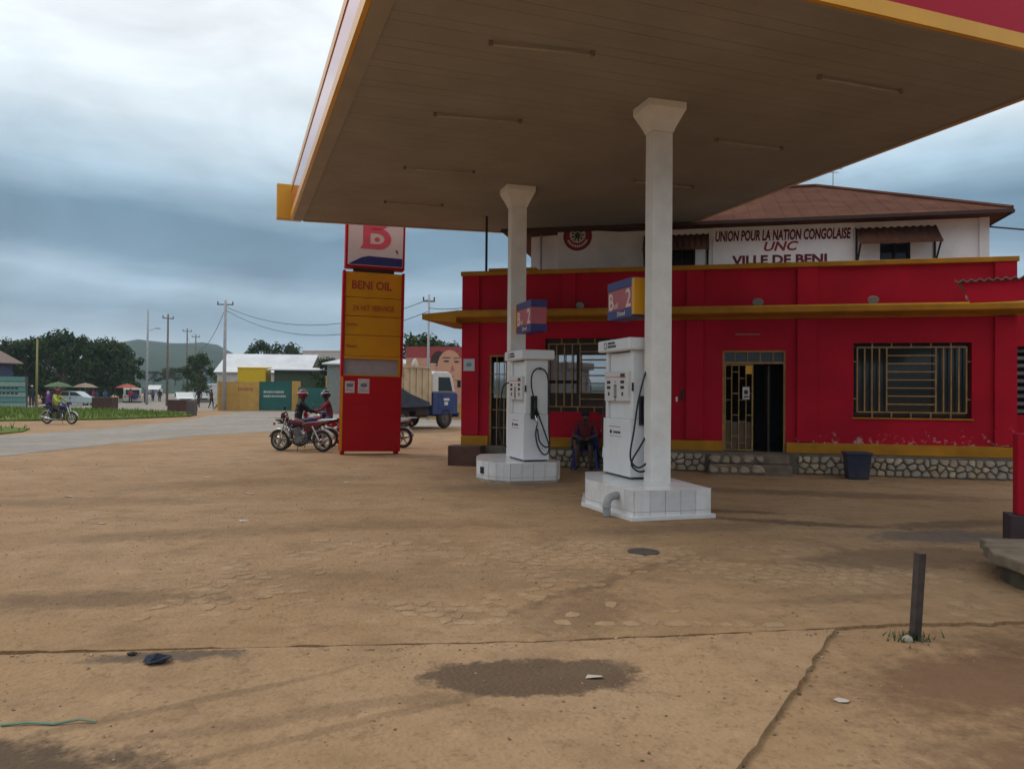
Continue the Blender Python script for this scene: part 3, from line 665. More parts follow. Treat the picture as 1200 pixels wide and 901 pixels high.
# ------------------------------------------------------------------ red station building
BA = R(-13.07); bld = empty('station_building', (-1.13, 17.42, 0), BA, 'single storey red station building with ochre trim and barred windows behind the pumps', 'building')
BU = Vector((math.cos(BA), math.sin(BA), 0)); BV = Vector((-math.sin(BA), math.cos(BA), 0)); BO = Vector((-1.13, 17.42, 0))
def bw(s, t, z=0): return BO + BU * s + BV * t + Vector((0, 0, z))
LB = 11.19; ZP = 4.34; ZF = .43
def walls(s0, s1, z0, z1, t0, t1, ops):
    ss = sorted({s0, s1, *[v for o in ops for v in o[:2]]}); zs = sorted({z0, z1, *[v for o in ops for v in o[2:]]}); mm = MB()
    for i in range(len(ss) - 1):
        run = None
        for j in range(len(zs) - 1):
            c = ((ss[i] + ss[i + 1]) / 2, (zs[j] + zs[j + 1]) / 2)
            if any(o[0] < c[0] < o[1] and o[2] < c[1] < o[3] for o in ops): continue
            mm.box(ss[i], ss[i + 1], t0, t1, zs[j], zs[j + 1])
    return mm
# the painted wall, chipped to pale plaster along its foot
def red_wall():
    m_ = mat('red_wall_chipped', (.41, .008, .024), .75, spec=.1, var=.16, scale=.9, bump=.15, bscale=22, dirt=.22, dirtcol=(.10, .015, .015), dscale=1.4)
    t = m_.node_tree; L = t.links.new; b = t.nodes['Principled BSDF']; src = b.inputs['Base Color'].links[0].from_socket
    tc = N('ShaderNodeTexCoord', t); sp = N('ShaderNodeSeparateXYZ', t); L(tc.outputs['Object'], sp.inputs[0])
    n = N('ShaderNodeTexNoise', t); n.inputs['Scale'].default_value = 6.5; n.inputs['Detail'].default_value = 9; n.inputs['Roughness'].default_value = .72; L(tc.outputs['Object'], n.inputs['Vector'])
    zr = N('ShaderNodeMapRange', t); zr.inputs['From Min'].default_value = .45; zr.inputs['From Max'].default_value = 1.15; zr.inputs['To Min'].default_value = .17; zr.inputs['To Max'].default_value = -.08; L(sp.outputs[2], zr.inputs[0])
    xr = N('ShaderNodeMapRange', t); xr.inputs['From Min'].default_value = 6.6; xr.inputs['From Max'].default_value = 7.6; xr.inputs['To Min'].default_value = -.08; xr.inputs['To Max'].default_value = 0.; L(sp.outputs[0], xr.inputs[0])
    a = N('ShaderNodeMath', t, operation='ADD'); L(n.outputs[0], a.inputs[0]); L(zr.outputs[0], a.inputs[1])
    a2 = N('ShaderNodeMath', t, operation='ADD'); L(a.outputs[0], a2.inputs[0]); L(xr.outputs[0], a2.inputs[1])
    f = N('ShaderNodeMapRange', t); f.inputs['From Min'].default_value = .615; f.inputs['From Max'].default_value = .65; L(a2.outputs[0], f.inputs[0])
    mx = N('ShaderNodeMix', t, data_type='RGBA'); L(f.outputs[0], mx.inputs['Factor']); L(src, mx.inputs['A']); mx.inputs['B'].default_value = (.42, .25, .24, 1); L(mx.outputs['Result'], b.inputs['Base Color'])
    return m_
CHIP = red_wall()
WIN_R = (8.26, 10.42, 1.18, 2.68); WIN_M = (1.90, 4.10, 1.21, 2.82); DOOR = (5.70, 6.96, ZF, 2.54); DOOR_L = (.63, 1.30, ZF, 2.46)
walls(0, LB, ZF, ZP, 0, .25, [WIN_R, WIN_M, DOOR, DOOR_L]).build('wall', CHIP, bld)
mm = MB(); mm.box(0, .22, .252, 9, ZF, ZP); mm.box(LB - .22, LB, .252, 9, ZF, ZP); mm.box(.222, LB - .222, 8.78, 9, ZF, ZP); mm.build('wall', RED, bld)
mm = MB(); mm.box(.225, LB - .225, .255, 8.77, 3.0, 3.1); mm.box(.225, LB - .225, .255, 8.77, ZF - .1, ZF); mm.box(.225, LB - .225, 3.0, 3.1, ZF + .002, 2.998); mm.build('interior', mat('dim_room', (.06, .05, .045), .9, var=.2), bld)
mm = MB(); mm.box(.26, LB - .26, .3, 8.7, 4.0, 4.05); mm.build('flat_roof', mat('roof_screed', (.2, .18, .16), .9), bld)
for s0, s1 in ((0.0, .40), (2.28, 2.58), (4.95, 5.30), (7.17, 7.56), (10.80, LB)):
    for za, zb in ((.66, 3.18), (3.44, ZP - .10)):
        if za < 1 and 2 < s0 < 3: continue
        mm = MB(); mm.box(s0, s1, -.07, -.003, za, zb); mm.build('pilaster', CHIP, bld, bevel=.008)
# painted band and stone plinth
for s0, s1 in ((0, .625), (1.31, 5.69), (6.97, LB)):
    mm = MB(); mm.box(s0, s1, -.075, -.004, ZF + .004, .645); mm.build('painted_band', YEL, bld, bevel=.006)
mm = MB()
s = -.03
mm.box(-.03, LB + .03, -.07, .24, -.1, ZF - .002); mm.build('plinth', mat('plinth_mortar', (.14, .115, .09), .95, var=.25, scale=5, bump=.4), bld)
STN = [mat('plinth_stone_%s' % n_, c_, .85, var=.3, scale=7, bump=.35, bscale=30) for n_, c_ in (('buff', (.42, .34, .24)), ('tan', (.33, .25, .17)), ('grey', (.30, .26, .21)))]
cnt = 0
for (sa, sb, nx) in ((1.4, 5.35, 23), (7.2, LB, 24)):
    for poly in cells(sa, sb, .02, ZF - .06, nx, 3, .34, .022, rnd):
        cx = sum(p[0] for p in poly) / len(poly); cz = sum(p[1] for p in poly) / len(poly)
        q = [((p[0] - cx), (p[1] - cz)) for p in chamfer_poly(poly, .24)]; n = len(q); h = rnd.uniform(.02, .05)
        mb = MB(); mb.add([(a, 0, b) for a, b in q] + [(a * .94, -h * .7, b * .94) for a, b in q] + [(a * .66, -h, b * .66) for a, b in q],
            [(i, (i + 1) % n, n + (i + 1) % n, n + i) for i in range(n)] + [(n + i, n + (i + 1) % n, 2 * n + (i + 1) % n, 2 * n + i) for i in range(n)] + [tuple(range(2 * n, 3 * n))])
        mb.build('plinth_stone', rnd.choice(STN), bld, loc=(cx, -.072, cz), smooth=False)
# door step
mm = MB(); mm.box(5.42, 7.02, -.62, -.11, -.05, .20); mm.box(5.46, 7.0, -.34, -.112, .202, .40); st_ = mm.build('door_step', mat('step_concrete', (.17, .125, .09), .95, var=.3, scale=4, bump=.5), bld, bevel=.03)
for poly in cells(5.42, 6.5, .02, .38, 5, 2, .3, .04, rnd):
    cx = sum(p[0] for p in poly) / len(poly); cz = sum(p[1] for p in poly) / len(poly); q = [(p[0] - cx, p[1] - cz) for p in chamfer_poly(poly, .24)]; n = len(q)
    if cz > .17: yy = -.345
    else: yy = -.625
    mb = MB(); mb.add([(a, 0, b * .8) for a, b in q] + [(a * .7, -.03, b * .6) for a, b in q], [(i, (i + 1) % n, n + (i + 1) % n, n + i) for i in range(n)] + [tuple(range(n, 2 * n))])
    mb.build('step_stone', STN[1], st_, loc=(cx, yy, cz))
# brown block against the left corner
mm = MB(); mm.box(-.17, .58, -.50, -.08, -.05, .44); mm.build('corner_block', mat('brown_painted_block', (.075, .03, .022), .8, var=.2, scale=4, dirt=.4), bld, bevel=.02)
# ledge running round the front at lintel height
mm = MB(); mm.prism([(-.08, 3.235), (-.42, 3.27), (-.45, 3.29), (-.45, 3.39), (-.42, 3.43), (-.002, 3.43), (-.002, 3.19)], -.02, LB + .12, 'x'); mm.build('ledge', YEL, bld)
mm = MB(); mm.prism([(-.82, 3.24), (-.022, 3.16), (-.022, 3.425), (-.25, 3.40), (-.82, 3.36)], -.44, 2.0, 'y'); mm.build('ledge', YEL, bld)
mm = MB(); mm.box(-.03, LB + .03, -.10, .29, ZP - .10, ZP); mm.build('coping', YEL, bld, bevel=.012)
mm = MB(); mm.box(.62, 1.7, -.115, .30, ZP + .003, ZP + .05); mm.build('coping', YEL, bld, bevel=.01)
# grille helper
def bars(lst, r=.012, name='bar', parent=None, mt=None, tt=-.0):
    for (s0, z0, s1, z1) in lst:
        mb = MB(); d = Vector((s1 - s0, 0, z1 - z0)); L_ = d.length
        if abs(s1 - s0) > abs(z1 - z0): mb.box(s0, s1, tt - r, tt + r, z0 - r, z0 + r)
        else: mb.box(s0 - r, s0 + r, tt - r, tt + r, z0, z1)
        mb.build(name, mt or BARM, parent)
PANE = mat('tinted_reflective_pane', (.44, .47, .50), .04, .85, var=.02)
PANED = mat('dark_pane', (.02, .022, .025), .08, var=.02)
def window_frame(op, parent_name='window', pane=PANE, mull=()):
    s0, s1, z0, z1 = op
    mb = MB(); b = .045
    mb.box(s0, s1, .14, .20, z0, z0 + b); mb.box(s0, s1, .14, .20, z1 - b, z1); mb.box(s0, s0 + b, .14, .20, z0 + b + .001, z1 - b - .001); mb.box(s1 - b, s1, .14, .20, z0 + b + .001, z1 - b - .001)
    for x in mull: mb.box(x - .03, x + .03, .142, .198, z0 + b + .002, z1 - b - .002)
    w_ = mb.build(parent_name, DARK if pane is PANED else mat('dark_window_frame', (.035, .03, .03), .6), bld)
    return w_
# right window
wr = window_frame(WIN_R, pane=PANED)
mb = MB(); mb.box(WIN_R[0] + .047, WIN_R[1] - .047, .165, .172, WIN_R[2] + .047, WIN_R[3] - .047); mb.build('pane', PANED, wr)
a, b, c, d = WIN_R; i0, i1, j0, j1 = a + .08, b - .08, c + .11, d - .09
W_ = i1 - i0; x1, x2 = i0 + W_ * .275, i0 + W_ * .725
L_ = [(i0, j0, i0, j1), (i1, j0, i1, j1), (i0, j0, i1, j0), (i0, j1, i1, j1), (x1, j0 + .014, x1, j1 - .014), (x2, j0 + .014, x2, j1 - .014)]
for k in range(1, 4): L_ += [(i0 + (x1 - i0) * k / 4, j0 + .014, i0 + (x1 - i0) * k / 4, j1 - .014), (x2 + (i1 - x2) * k / 4, j0 + .014, x2 + (i1 - x2) * k / 4, j1 - .014)]
for k in range(1, 8): z = j0 + (j1 - j0) * k / 8; L_.append((x1 + .014, z, x2 - .014, z))
for k in range(1, 6): x = a + (b - a) * k / 6; L_ += [(x, c, x, j0 - .013), (x, j1 + .013, x, d)]
for k in (1, 3): z = c + (d - c) * k / 4; L_ += [(a, z, i0 - .013, z), (i1 + .013, z, b, z)]
bars(L_, .012, 'grille_bar', wr, tt=.05)
mb = MB(); mb.box(a - .03, b + .03, -.03, .1, c - .03, c - .002); mb.build('sill', YEL, wr)
# middle window
wm = window_frame(WIN_M, mull=(2.62, 3.40))
a, b, c, d = WIN_M
for (s0, s1) in ((a + .047, 2.588), (2.632, 3.368), (3.432, b - .047)):
    mb = MB(); mb.box(s0, s1, .165, .172, 1.62, 2.46); mb.build('pane', PANE, wm)
    for za, zb in ((2.465, d - .047), (c + .047, 1.615)): mb = MB(); mb.box(s0, s1, .150, .185, za, zb); mb.build('board', mat('dark_window_board', (.05, .035, .028), .7, var=.3, scale=3), wm)
mb = MB(); mb.box(a + .05, 2.585, .147, .163, 1.83, 1.90); mb.build('glazing_bar', DARK, wm)
i0, i1, j0, j1 = a + .08, b - .08, c + .11, d - .12
L_ = [(i0, j0, i0, j1), (i1, j0, i1, j1), (i0, j0, i1, j0), (i0, j1, i1, j1), (2.68, j0 + .014, 2.68, j1 - .014), (3.45, j0 + .014, 3.45, j1 - .014)]
for k in range(1, 4): L_.append((i0 + (2.68 - i0) * k / 4, j0 + .014, i0 + (2.68 - i0) * k / 4, j1 - .014))
for k in range(1, 8): z = j0 + (j1 - j0) * k / 8; L_.append((2.694, z, 3.436, z))
for k in range(1, 4): L_.append((3.45 + (i1 - 3.45) * k / 4, j0 + .014, 3.45 + (i1 - 3.45) * k / 4, j1 - .014))
for k in range(1, 6): x = a + (b - a) * k / 6; L_ += [(x, c, x, j0 - .013), (x, j1 + .013, x, d)]
bars(L_, .012, 'grille_bar', wm, tt=.05)
# main door
dr = MB(); b_ = .04; a, b, c, d = DOOR
dr.box(a, a + b_, .02, .12, c, d); dr.box(b - b_, b, .02, .12, c, d); dr.box(a + b_ + .001, b - b_ - .001, .02, .12, d - b_, d); dr.box(a + b_ + .001, b - b_ - .001, .02, .12, 2.26, 2.30)
door = dr.build('door', BARM, bld)
bars([(a + (b - a) * k / 5, 2.301, a + (b - a) * k / 5, d - b_ - .001) for k in range(1, 5)], .01, 'transom_bar', door, tt=.07)
mb = MB(); mb.box(a + b_, b - b_, .14, .15, 2.30, d - b_); mb.build('transom_pane', PANED, door)
lf = MB(); x0, x1, z0, z1 = a + .045, 6.32, c + .02, 2.25
lf.box(x0, x0 + .025, .03, .06, z0, z1); lf.box(x1 - .03, x1, .03, .06, z0, z1); lf.box(x0 + .026, x1 - .031, .03, .06, z0, z0 + .025); lf.box(x0 + .026, x1 - .031, .03, .06, z1 - .025, z1)
leaf = lf.build('gate_leaf', BARM, door)
cols = 4; L_ = []
for k in range(1, cols): x = x0 + (x1 - x0) * k / cols; L_.append((x, z0 + .026, x, z1 - .026))
for k in range(cols):
    xa, xb = x0 + (x1 - x0) * k / cols + .011, x0 + (x1 - x0) * (k + 1) / cols - .011; n = 4
    for q in range(n): z = z0 + (z1 - z0) * (q + .35 + .3 * (k % 2)) / n; L_.append((xa, z, xb, z))
bars(L_, .009, 'lattice_bar', leaf, tt=.045)
mb = MB(); mb.box(x0 + .03, x1 - .035, .062, .07, z0 + .03, 1.05); mb.build('kick_sheet', mat('gate_sheet_brown', (.10, .07, .045), .7, var=.3, scale=4), leaf)
mb = MB(); mb.box(x0 + .36, x0 + .50, .020, .026, 1.52, 1.78); nt_ = mb.build('notice', PAPER, leaf)
mb = MB(); mb.ell((x0 + .43, .018, 1.67), .045, .002, .05, 8, 5); mb.box(x0 + .39, x0 + .48, .0165, .019, 1.56, 1.59); mb.build('notice_print', INK, nt_)
mb = MB(); mb.box(x0 + .42, x1 - .031, .031, .058, 2.05, 2.22); mb.build('lock_plate', FYEL, leaf)
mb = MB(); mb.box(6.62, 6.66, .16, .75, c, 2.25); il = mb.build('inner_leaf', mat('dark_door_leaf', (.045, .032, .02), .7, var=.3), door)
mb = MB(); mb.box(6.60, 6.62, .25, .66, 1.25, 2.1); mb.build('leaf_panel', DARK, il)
# left door
dl = MB(); a, b, c, d = DOOR_L
dl.box(a, a + .04, .02, .1, c, d); dl.box(b - .04, b, .02, .1, c, d); dl.box(a + .041, b - .041, .02, .1, d - .04, d); dr2 = dl.build('door', BARM, bld)
bars([(a + (b - a) * k / 4, c, a + (b - a) * k / 4, d - .041) for k in range(1, 4)] + [(a + .041, c + .4 * k, b - .041, c + .4 * k) for k in range(1, 5)], .009, 'gate_bar', dr2, tt=.06)
mb = MB(); mb.box(a + .041, b - .041, .16, .166, 1.5, 2.3); mb.build('pane', PANE, dr2)
mb = MB(); mb.box(a + .041, b - .041, .15, .18, c, 1.49); mb.build('lower_sheet', DARK, dr2)
# plaque, switch, drain
mb = MB(); mb.box(.05, .31, -.082, -.071, 2.10, 2.37); pq = mb.build('plaque', mat('enamel_plaque', (.45, .47, .48), .4, var=.08), bld)
mb = MB(); mb.ell((.18, -.084, 2.24), .07, .002, .05, 8, 5); mb.build('plaque_mark', mat('plaque_blue', (.15, .25, .35), .5), pq)
mb = MB(); mb.box(4.84, 4.90, -.03, -.003, 1.48, 1.72); sw = mb.build('switch_box', BLACK, bld); mb = MB(); mb.box(4.74, 4.78, -.02, -.003, 1.46, 1.56); mb.build('socket', WHITE, sw)
mb = MB(); mb.box(5.95, 6.45, -.035, -.004, 2.86, 2.885); mb.build('lamp_batten', mat('dusty_batten', (.30, .12, .11), .7), bld)
# floodlights standing on the ledge
FL = mat('floodlight_grey', (.24, .23, .22), .55, var=.2, scale=15)
for i, (s, z, dk) in enumerate(((2.74, 3.60, 1), (6.38, 3.54, 0), (8.55, 3.53, 0), (10.30, 3.52, 0))):
    e = empty('floodlight', bw(s, -.26, 3.43), BA, ['dark floodlight on the ledge above the barred window behind the pumps', 'grey floodlight on the ochre ledge above the doorway', 'grey floodlight on the ochre ledge above the right barred window\'s edge', 'grey floodlight on the ochre ledge beneath the small red porch roof'][i], 'floodlight', 'floodlights on the station ledge')
    mt = BLACK if dk else FL
    mb = MB(); mb.tube([(0, 0, 0), (0, 0, .06)], .02, 8); mb.box(-.05, .05, -.03, .03, 0, .012); mb.build('bracket', BLACK, e)
    mb = MB(); Mx = Euler((R(25), 0, R(-20 + 15 * i))).to_matrix()
    rings = []
    for (yy, rr) in ((.08, .035), (.03, .06), (-.04, .085), (-.06, .09)): rings.append([Mx @ Vector((rr * 1.25 * math.cos(2 * math.pi * k / 12), yy, rr * math.sin(2 * math.pi * k / 12))) + Vector((0, 0, .10)) for k in range(12)])
    mb.loft(rings); mb.build('housing', mt, e, smooth=True)
    mb = MB(); mb.loft([[Mx @ Vector((.10 * math.cos(2 * math.pi * k / 12), -.062 - q, .08 * math.sin(2 * math.pi * k / 12))) + Vector((0, 0, .10)) for k in range(12)] for q in (0, .006)]); mb.build('lens', mat('floodlight_lens', (.25, .25, .25), .15), e)
# pipe on the parapet
e = tag(MB().tube([(0, 0, 0), (0, 0, 2.0)], .028, 8).build('roof_pole', BLACK, loc=bw(.42, .45, 4.05)), 'thin dark pole standing on the red parapet near the totem', 'pole')

# ------------------------------------------------------------------ white upper storey
up = empty('upper_building', bw(0, 2.5, 4.05), BA, 'white upper building with rusty hipped roof lettered UNION POUR LA NATION CONGOLAISE', 'building')
Z = -4.05
S0, S1 = 1.0, 11.5
WU1 = (9.30, 9.95, 4.45, 5.16); WU2 = (4.50, 5.14, 4.45, 5.36)
walls(3.3, S1, 4.05, 5.80, 0, .22, [WU1, WU2]).build('wall', WALLW, up, loc=(0, 0, Z))
mb = MB(); mb.prism([(S0, .25), (1.72, .1), (1.78, -.22), (2.80, -.22), (3.299, .0), (3.299, .6), (S0, .6)], 4.05, 5.80); mb.build('wall', WALLW, up, loc=(0, 0, Z))
mb = MB(); mb.box(S0, S0 + .2, .602, 6.5, 4.05, 5.8); mb.box(S1 - .2, S1, .222, 6.5, 4.05, 5.8); mb.box(S0 + .202, S1 - .202, 6.3, 6.5, 4.05, 5.8); mb.box(S0 + .202, S1 - .202, 2.0, 2.1, 4.05, 5.8); mb.build('wall', WALLW, up, loc=(0, 0, Z))
mb = MB(); mb.box(11.36, 11.56, -.05, -.002, 4.05, 5.72); mb.build('pilaster', WALLW, up, loc=(0, 0, Z))
# hipped roof with raised seams
ex0, ex1, ey0, ey1, ez, rz_ = .4, 11.85, -.6, 6.4, 5.70, 7.28; k_ = (ey1 - ey0) / 2
mb = MB(); mb.add([(ex0, ey0, ez), (ex1, ey0, ez), (ex1, ey1, ez), (ex0, ey1, ez), (ex0 + k_, ey0 + k_, rz_), (ex1 - k_, ey0 + k_, rz_), (ex0, ey0, ez - .05), (ex1, ey0, ez - .05), (ex1, ey1, ez - .05), (ex0, ey1, ez - .05)],
    [(0, 1, 5, 4), (1, 2, 5), (2, 3, 4, 5), (3, 0, 4), (6, 9, 8, 7), (0, 6, 7, 1), (1, 7, 8, 2), (2, 8, 9, 3), (3, 9, 6, 0)]); rf = mb.build('roof', RUST, up, loc=(0, 0, Z))
mb = MB()
for i in range(30):
    x = ex0 + .3 + i * .38; run = min(x - ex0, ex1 - x, k_)
    if run < .1: continue
    y1_ = ey0 + run; z1_ = ez + (rz_ - ez) * run / k_
    mb.tube([(x, ey0 + .01, ez + .004), (x, y1_, z1_ + .002)], .010, 5)
mb.build('roof_seams', RUST, rf)
mb = MB(); mb.tube([(ex1 - .02, ey0 + .02, ez + .03), (ex1 - k_, ey0 + k_, rz_ + .03)], .05, 6); mb.tube([(ex0 + k_, ey0 + k_, rz_ + .03), (ex1 - k_, ey0 + k_, rz_ + .03)], .05, 6); mb.build('ridge_cap', RUST, rf)
mb = MB(); mb.box(ex0, ex1, ey0 - .022, ey0 - .002, ez - .08, ez - .01); mb.box(ex1 + .002, ex1 + .022, ey0, ey1, ez - .08, ez - .02); mb.build('fascia_board', mat('dark_eave_board', (.05, .03, .025), .8), rf)
# windows and awnings
for (op, a0, a1) in ((WU1, 8.76, 10.48), (WU2, 3.9, 5.46)):
    mb = MB(); s0, s1, z0, z1 = op
    mb.box(s0, s0 + .04, .03, .1, z0, z1); mb.box(s1 - .04, s1, .03, .1, z0, z1); mb.box((s0 + s1) / 2 - .02, (s0 + s1) / 2 + .02, .03, .1, z0, z1); wv = mb.build('window', DARK, up, loc=(0, 0, Z))
    mb = MB(); mb.box(s0 + .041, s1 - .041, .12, .13, z0, z1); mb.build('pane', PANED, wv)
    mb = MB(); n = 44; rows = [[], [], [], []]
    for i in range(n + 1):
        x = a0 + (a1 - a0) * i / n; wv_ = .018 * math.cos(i * math.pi / 2 * 1.0)
        rows[0].append((x, -.003, 5.52 + wv_)); rows[1].append((x, -.50, 5.10 + wv_)); rows[2].append((x, -.50, 5.088 + wv_)); rows[3].append((x, -.003, 5.508 + wv_))
    vs = [p for r in rows for p in r]; n1 = n + 1
    mb.add(vs, [(q * n1 + i, q * n1 + i + 1, ((q + 1) % 4) * n1 + i + 1, ((q + 1) % 4) * n1 + i) for q in range(4) for i in range(n)]); aw = mb.build('awning', RUST, up, loc=(0, 0, Z))
    mb = MB(); mb.box(a0, a1, -.54, -.52, 5.05, 5.11); mb.build('awning_edge', RUST, aw)
    for x in (a0 + .03, a1 - .03):
        mb = MB(); mb.tube([(x, -.48, 5.07), (x, -.03, 4.6)], .022, 6); mb.tube([(x, -.03, 4.72), (x, -.03, 5.5)], .025, 6); mb.build('awning_strut', BLACK, aw)
MAR = mat('maroon_wall_lettering', (.13, .008, .022), .7, var=.2, scale=20); MAR2 = mat('red_wall_lettering', (.28, .015, .03), .7, var=.2, scale=20)
mb = MB(); mb.box(5.55, 8.72, -.018, -.003, 4.2, 5.68); mb.build('sign_board', mat('fresh_whitewash', (.80, .79, .79), .8, var=.04), up, loc=(0, 0, Z))
text('lettering', 'UNION POUR LA NATION CONGOLAISE', MAR, up, (5.60, -.022, 5.325 + Z), rot=(R(90), R(0.6), 0), size=.34, width=3.06, shear=.12, bold=.012)
text('lettering', 'UNC', MAR2, up, (6.70, -.022, 5.055 + Z), size=.30, width=.78, shear=.25, bold=.008)
text('lettering', 'VILLE DE BENI', MAR, up, (6.02, -.022, 4.74 + Z), rot=(R(90), R(0.3), 0), size=.30, width=2.15, bold=.012)
# round party emblem
em = (2.28, -.222, 5.53)
mb = MB(); mb.disc((em[0], -.226, em[2]), .36, 28, 'y', .006); eo = mb.build('emblem', mat('emblem_maroon', (.20, .02, .035), .7, var=.2), up, loc=(0, 0, Z))
mb = MB(); mb.disc((em[0], -.231, em[2]), .30, 28, 'y', .004); mb.build('emblem_ring', mat('emblem_red', (.30, .03, .045), .7), eo)
mb = MB(); mb.disc((em[0], -.2345, em[2] + .03), .20, 24, 'y', .003); mb.build('emblem_field', mat('emblem_pale', (.55, .55, .52), .7), eo)
mb = MB()
for k in range(9): a_ = 2 * math.pi * k / 9; mb.obox((em[0] + .12 * math.cos(a_), -.2375, em[2] + .03 + .12 * math.sin(a_)), .07, .003, .035, (0, -a_, 0))
mb.ell((em[0], -.237, em[2] + .02), .07, .003, .08, 10, 6); mb.build('emblem_figure', mat('emblem_dark_green', (.03, .05, .045), .7), eo)
mb = MB()
for k in range(11): a_ = math.pi * (1.15 + .7 * k / 10); mb.obox((em[0] + .25 * math.cos(a_), -.2345, em[2] + .25 * math.sin(a_)), .035, .003, .05, (0, -a_ + math.pi / 2, 0))
mb.build('emblem_lettering', WALLW, eo)
mb = MB(); mb.tube([(1.30, .05, 4.05), (1.30, .05, 5.75)], .03, 6); mb.build('downpipe', mat('old_downpipe', (.3, .3, .3), .6), up, loc=(0, 0, Z))
# antenna on the ridge
mb = MB(); mb.tube([(0, 0, 0), (0, 0, .55)], .012, 6); mb.tube([(-.25, 0, .5), (.25, 0, .5)], .008, 6); mb.tube([(-.15, 0, .4), (.15, 0, .4)], .008, 6)
tag(mb.build('roof_aerial', STEEL, loc=bw(8.75, 5.3, 7.22)), 'small metal aerial on the ridge of the rusty hipped roof', 'aerial')

# annex wall to the right of the station
an = empty('annex_building', bw(LB + .05, .9, 0), BA, 'red annex wall with a slatted vent opening beside the station\'s right corner', 'building')
walls(0, 5, 0, 3.36, 0, .2, [(.12, 1.4, 1.25, 2.65)]).build('wall', RED, an)
mb = MB(); mb.box(.12, 1.4, .35, .37, 1.2, 2.7); mb.build('backing', DARK, an)
for k in range(9): mb = MB(); mb.obox((.76, .1, 1.33 + k * .155), 1.27, .11, .02, (R(35), 0, 0)); mb.build('louvre', mat('pale_louvre', (.13, .13, .13), .5, var=.2), an)
mb = MB(); mb.box(0, 5, -.03, -.002, .0, .35); mb.build('skirting', mat('dark_skirting', (.05, .03, .035), .8), an)

# ------------------------------------------------------------------ porch kiosk at the right edge
ks = empty('porch_kiosk', (5.535, 8.25, 0), R(-33), 'red porch with scalloped corrugated roof standing before the annex', 'kiosk')
CORR = mat('corrugated_roof', (.22, .16, .14), .7, var=.3, scale=3, dirt=.4)
mb = MB(); n = 200; rows = [[], [], [], []]
for i in range(n + 1):
    x = -.66 + 3.9 * i / n; h = .014 * math.cos(i * math.pi / 2); 
    for q, (y, z, dz) in enumerate(((-.36, 2.86, 0), (1.9, 2.98, 0), (1.9, 2.98, -.012), (-.36, 2.86, -.012))): rows[q].append((x, y, z + h + dz))
vs = [p for r in rows for p in r]; n1 = n + 1
mb.add(vs, [(q * n1 + i, q * n1 + i + 1, ((q + 1) % 4) * n1 + i + 1, ((q + 1) % 4) * n1 + i) for q in range(4) for i in range(n)]); mb.build('roof', CORR, ks)
mb = MB(); mb.prism([(-.52, 2.62), (3.2, 2.62), (3.2, 2.84), (-.60, 2.84)], -.31, -.26, 'y'); mb.build('fascia', RED, ks)
mb = MB(); mb.box(1.10, 1.30, -.22, -.02, .0, 2.84); mb.build('post', RED, ks, bevel=.01)
rp = empty('gate_post', (5.50, 8.2, 0), R(-20), 'short red post on a dark base at the edge of the forecourt', 'post')
mb = MB(); mb.box(-.11, .11, -.10, .10, .362, 1.22); mb.build('shaft', RED, rp, bevel=.01)
mb = MB(); mb.box(-.19, .17, -.16, .16, -.05, .36); mb.build('base', mat('dark_base_paint', (.05, .03, .035), .8, var=.2), rp, bevel=.01)
mb = MB(); mb.box(-.02, .165, -.166, -.161, .06, .34); mb.build('base_band', YEL, rp)
# rough concrete platform
pf = empty('concrete_platform', (4.50, 6.2, 0), R(-8), 'broken low concrete platform with crumbling edges by the short red post', 'platform')
CONC = mat('crumbling_concrete', (.19, .145, .10), .95, var=.35, scale=5, bump=.6, bscale=14, dirt=.5, dirtcol=(.09, .065, .04))
mb = MB(); mb.prism(wob([(-.42, .32), (-.36, -.06), (-.16, -.16), (-.10, -.42), (1.6, -.55), (1.6, 1.2), (-.2, 1.1)], .12, .03), .17, .27); mb.build('slab', CONC, pf, bevel=.015)
mb = MB(); mb.prism(wob([(-.32, .25), (-.25, 0), (0, -.1), (0, -.3), (1.6, -.4), (1.6, 1.1), (-.1, 1.0)], .12, .04), -.05, .172); mb.build('footing', mat('dark_footing', (.07, .055, .035), .95, var=.4, scale=4, bump=.5), pf, bevel=.02)  # footing coloured darker than the slab on top of it
for k in range(10):
    mb = MB(); s_ = rnd.uniform(.04, .1); mb.ell((0, 0, 0), s_, s_ * .8, s_ * .6, 7, 5); mb.build('rubble', CONC, pf, loc=(rnd.uniform(-.4, .1), rnd.uniform(-.5, .1), s_ * .3))
# steel post
po = empty('steel_post', (2.68, 5.10, 0), R(10), 'short rusty steel post standing in the dirt with weeds at its foot', 'post')
mb = MB(); mb.prism([(-.026, -.026), (.026, -.026), (.026, -.018), (-.018, -.018), (-.018, .026), (-.026, .026)], -.1, .57); p_ = mb.build('angle_bar', mat('rusty_dark_steel', (.07, .055, .05), .6, .4, var=.3, scale=12), po); p_.rotation_euler = (R(1), R(3), 0)
mb = MB(); mb.box(-.0255, .0255, -.017, .0255, -.1, .565); b2_ = mb.build('concrete_fill', mat('post_grey', (.085, .075, .08), .7, var=.3, scale=10), po); b2_.rotation_euler = (R(1), R(3), 0)
mb = MB()
for k in range(160):
    a_ = rnd.uniform(0, 6.3); r_ = abs(rnd.gauss(0, .06)); x, y = r_ * math.cos(a_) * 1.5, r_ * math.sin(a_); h = rnd.uniform(.02, .07); wd = .006; b_ = rnd.uniform(0, 6.3)
    mb.add([(x - wd * math.cos(b_), y - wd * math.sin(b_), 0), (x + wd * math.cos(b_), y + wd * math.sin(b_), 0), (x + rnd.uniform(-.03, .03), y + rnd.uniform(-.03, .03), h)], [(0, 1, 2)])
